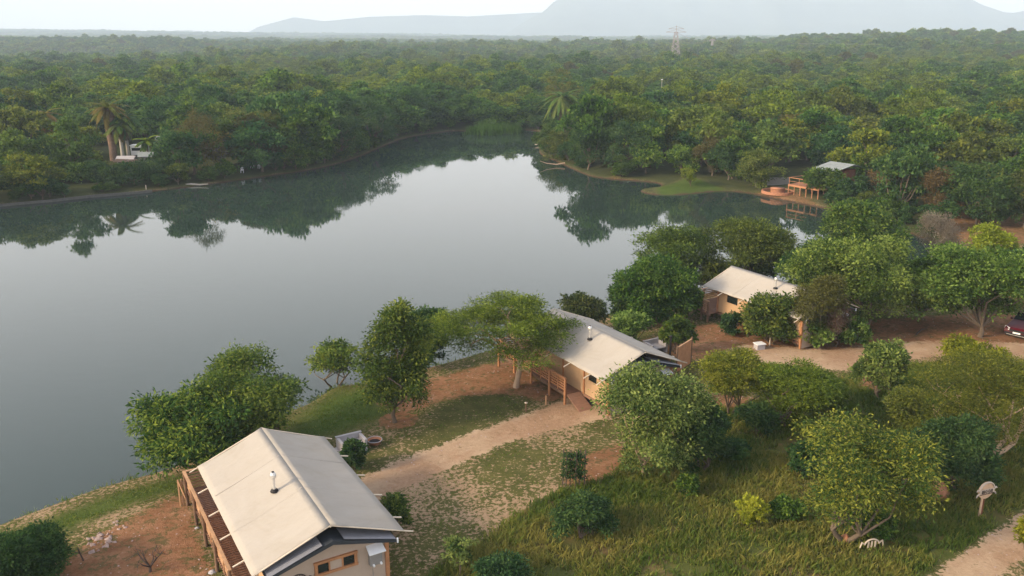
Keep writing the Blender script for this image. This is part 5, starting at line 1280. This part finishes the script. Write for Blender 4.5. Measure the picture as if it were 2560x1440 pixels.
blades('reeds', 'green reeds at the head of the lake', 'reeds', np.column_stack([w_, height(w_).clip(-.2)]), 1.3, 2.4, .10, L['grass'], R, .25, .35, 6, .35, (.6, .85, .6))

# ------------------------------------------------------------------ tall grass and lawn tufts
def in_px(px, n, R, z=1.0):
    pl = gpoly(px); lo, hi = pl.min(0), pl.max(0); P = lo + (hi - lo) * R.random((n, 2)); return P[poly_sd(pl, P) < 0]
G = in_px(meadow_px, 75000, R); G = G[(G[:, 1] > 22) & (G[:, 1] < 75) & (np.abs(G[:, 0]) < G[:, 1] * .68 + 3)]
pm, bmk, mm, _ = ground_masks(G)
nz1 = vnoise(G[:, 0] * .5, G[:, 1] * .5, 41); nz2 = vnoise(G[:, 0] * 1.7, G[:, 1] * 1.7, 43)
k = (pm < .25) & (bmk < .5) & (R.random(len(G)) < np.clip(2.6 * (nz1 * .5 + nz2 * .5 - .28), .02, 1))
G = G[k]; hs = nz1[k]
tall = np.column_stack([G, height(G)])
blades('tall_grass', 'tall green and straw-coloured grass under the trees', 'grass', tall, .14, .38, .05, L['grass'], R, .6, .55, 7, .14, (1, 1, 1), 1.2)
Q = np.column_stack([R.random(60000) * 62 - 26, R.random(60000) * 42 + 24]); sdq = lake_sd(Q); pm, bmk, mm, lw = ground_masks(Q)
tn_ = vnoise(Q[:, 0] * .8, Q[:, 1] * .8, 51) * .6 + vnoise(Q[:, 0] * 2.6, Q[:, 1] * 2.6, 52) * .4
loc_ = (Q - T1) @ np.column_stack([TX, TY]); under = np.zeros(len(Q), bool)
for a0, b0 in ((0, 0), (-8.28, 21.5), (-10.3, 39.45)): under |= (np.abs(loc_[:, 0] - a0) < 5) & (np.abs(loc_[:, 1] - b0) < 2.6)
k = (sdq > .4) & (pm < .3) & (bmk < .55) & (mm < .5) & ~under & (R.random(len(Q)) < np.clip((tn_ - .42) * 3 + lw, 0, .9))
Q = Q[k]
blades('lawn_grass', 'short patchy lawn grass around the tents', 'grass', np.column_stack([Q, height(Q)]), .05, .13, .03, L['grass'], R, .9, .5, 6, .16)
sh = [];
for i in range(len(shore_px) - 1):
    (u0, v0), (u1, v1) = shore_px[i], shore_px[i + 1]
    if min(v0, v1) > 880 and u0 > -100:
        a_, b_ = at(u0, v0, 0)[:2], at(u1, v1, 0)[:2]; n = int(np.hypot(*(b_ - a_)) * 9); t = R.random((n, 1)); sh.append(a_ * (1 - t) + b_ * t + R.normal(size=(n, 2)) * .35)
sh = np.concatenate(sh); sh = sh[lake_sd(sh) > .05]
blades('bank_grass', 'longer green grass along the near waterline', 'grass', np.column_stack([sh, height(sh)]), .15, .35, .035, L['grass'], R, .7, .4, 6, .12)

R = np.random.default_rng(91)
PB = np.column_stack([R.random(30000) * 62 - 26, R.random(30000) * 45 + 23]); pm, bmk, _, _ = ground_masks(PB); PB = PB[((pm > .35) | (bmk > .4)) & (R.random(len(PB)) < .35) & (lake_sd(PB) > .5)]
n = len(PB); ctr = np.column_stack([PB, height(PB)]); sz_ = .015 + .045 * R.random(n) ** 3
oct_ = np.array([(1, 0, 0), (0, 1, 0), (-1, 0, 0), (0, -1, 0), (0, 0, .7)]); ang = R.random(n) * 6.28
rotm = np.stack([np.stack([np.cos(ang), -np.sin(ang), 0 * ang], 1), np.stack([np.sin(ang), np.cos(ang), 0 * ang], 1), np.stack([0 * ang, 0 * ang, 1 + 0 * ang], 1)], 1)
V = ctr[:, None, :] + np.einsum('nij,kj->nki', rotm, oct_ * [1.3, .9, 1]) * sz_[:, None, None]
F = (np.arange(n) * 5)[:, None, None] + np.array([(0, 1, 4), (1, 2, 4), (2, 3, 4), (3, 0, 4)])[None]
tag(obj('pebbles', np_mesh('pebbles', V.reshape(-1, 3), F.reshape(-1, 3), M['rock'], k=3)), 'small stones scattered over the track and bare earth', 'pebbles', kind='stuff')

# ------------------------------------------------------------------ pylons and power lines
def lattice_pylon(u, dist, vtop, label, arms=(1.0, .8)):
    x = (u - 1280) / FPX * dist / math.cos(PITCH) * 1.0; x = (u - 1280) / FPX * (dist * math.cos(PITCH) + CAMH * math.sin(PITCH)); y = dist; z = gz(x, y); H = top_height(x, y, vtop) - z
    r = empty('pylon', (x, y, z)); b, w = H * .11, H * .022; t = max(.2, H * .007)
    hw = lambda s: b * (1 - s) ** 1.2 + w
    m = MB()
    for sx in (-1, 1):
        for sy in (-1, 1): m.beam((sx * hw(0), sy * hw(0), 0), (sx * hw(.85), sy * hw(.85), H * .85), t * 1.3)
    m.build('legs', M['pylon'], r)
    m = MB(); ks = np.linspace(0, .85, 8)
    for s0, s1 in zip(ks, ks[1:]):
        for sy in (-1, 1):
            m.beam((-hw(s0), sy * hw(s0), H * s0), (hw(s1), sy * hw(s1), H * s1), t); m.beam((hw(s0), sy * hw(s0), H * s0), (-hw(s1), sy * hw(s1), H * s1), t)
    m.build('bracing', M['pylon'], r)
    for s, a in ((.84, .26), (.92, .20)): MB().beam((-H * a, 0, H * s), (H * a, 0, H * s), t * 1.4).beam((-H * a, 0, H * s), (0, 0, H * (s + .06)), t).beam((H * a, 0, H * s), (0, 0, H * (s + .06)), t).build('cross_arm', M['pylon'], r)
    MB().beam((0, 0, H * .8), (0, 0, H), t * 1.5).build('mast', M['pylon'], r)
    tag(r, label, 'pylon', 'pylons beyond the bush'); return np.array([x, y, z]), H
PY = [lattice_pylon(1686, 640, 64, 'tallest lattice pylon, against the blue mountain'), lattice_pylon(1778, 830, 96, 'lattice pylon right of the tallest one'), lattice_pylon(1850, 1010, 103, 'lattice pylon third from the left in the right-hand row'),
      lattice_pylon(1242, 900, 112, 'pylon, nearest of the row left of the mountain'), lattice_pylon(1184, 1050, 114, 'pylon, second of the row left of the mountain'), lattice_pylon(1115, 1200, 113, 'pylon, third of the row left of the mountain'), lattice_pylon(1046, 1350, 113, 'faintest pylon of the row left of the mountain')]
for (i, j, s, lab) in [(0, 1, -.2, 'power line between the two right-hand pylons, left wire'), (1, 2, -.2, 'power line between the second and third right-hand pylons')]:
    a_, b_ = PY[i][0] + [0, 0, PY[i][1] * .84], PY[j][0] + [0, 0, PY[j][1] * .84]
    o = MB().tube([(b_ - a_) * t + [0, 0, -6 * 4 * t * (1 - t) * .4] for t in np.linspace(0, 1, 12)], .09, 4).build('power_line', M['pylon']); o.location = a_; tag(o, lab, 'cable')
for v0, v1, lab in [(109, 103, 'upper power line crossing the bush on the right'), (124, 122, 'lower power line crossing the bush on the right')]:
    d = 700; P0 = ray(1980, v0); P1 = ray(2750, v1); a_ = np.array([0, 0, CAMH]) + P0 * (d / P0[1]); b_ = np.array([0, 0, CAMH]) + P1 * (d / P1[1])
    o = MB().tube([(b_ - a_) * t + [0, 0, -1.2 * 4 * t * (1 - t)] for t in np.linspace(0, 1, 14)], .07, 4).build('power_line', M['pylon']); o.location = a_; tag(o, lab, 'cable')

# ------------------------------------------------------------------ the hazy air
hm, hnt, hout = mat_new('hazy_air'); pv = hnt.nodes.new('ShaderNodeVolumePrincipled')
pv.inputs['Color'].default_value = (0.70, 0.845, 1.0, 1); pv.inputs['Density'].default_value = 0.00028; pv.inputs['Anisotropy'].default_value = 0.0
hnt.links.new(pv.outputs[0], hout.inputs['Volume'])
hz = MB().box((0, 3650, 208), (15800, 8300, 424)).build('haze', hm); tag(hz, 'pale blue haze over the distant bush', 'haze', kind='stuff')
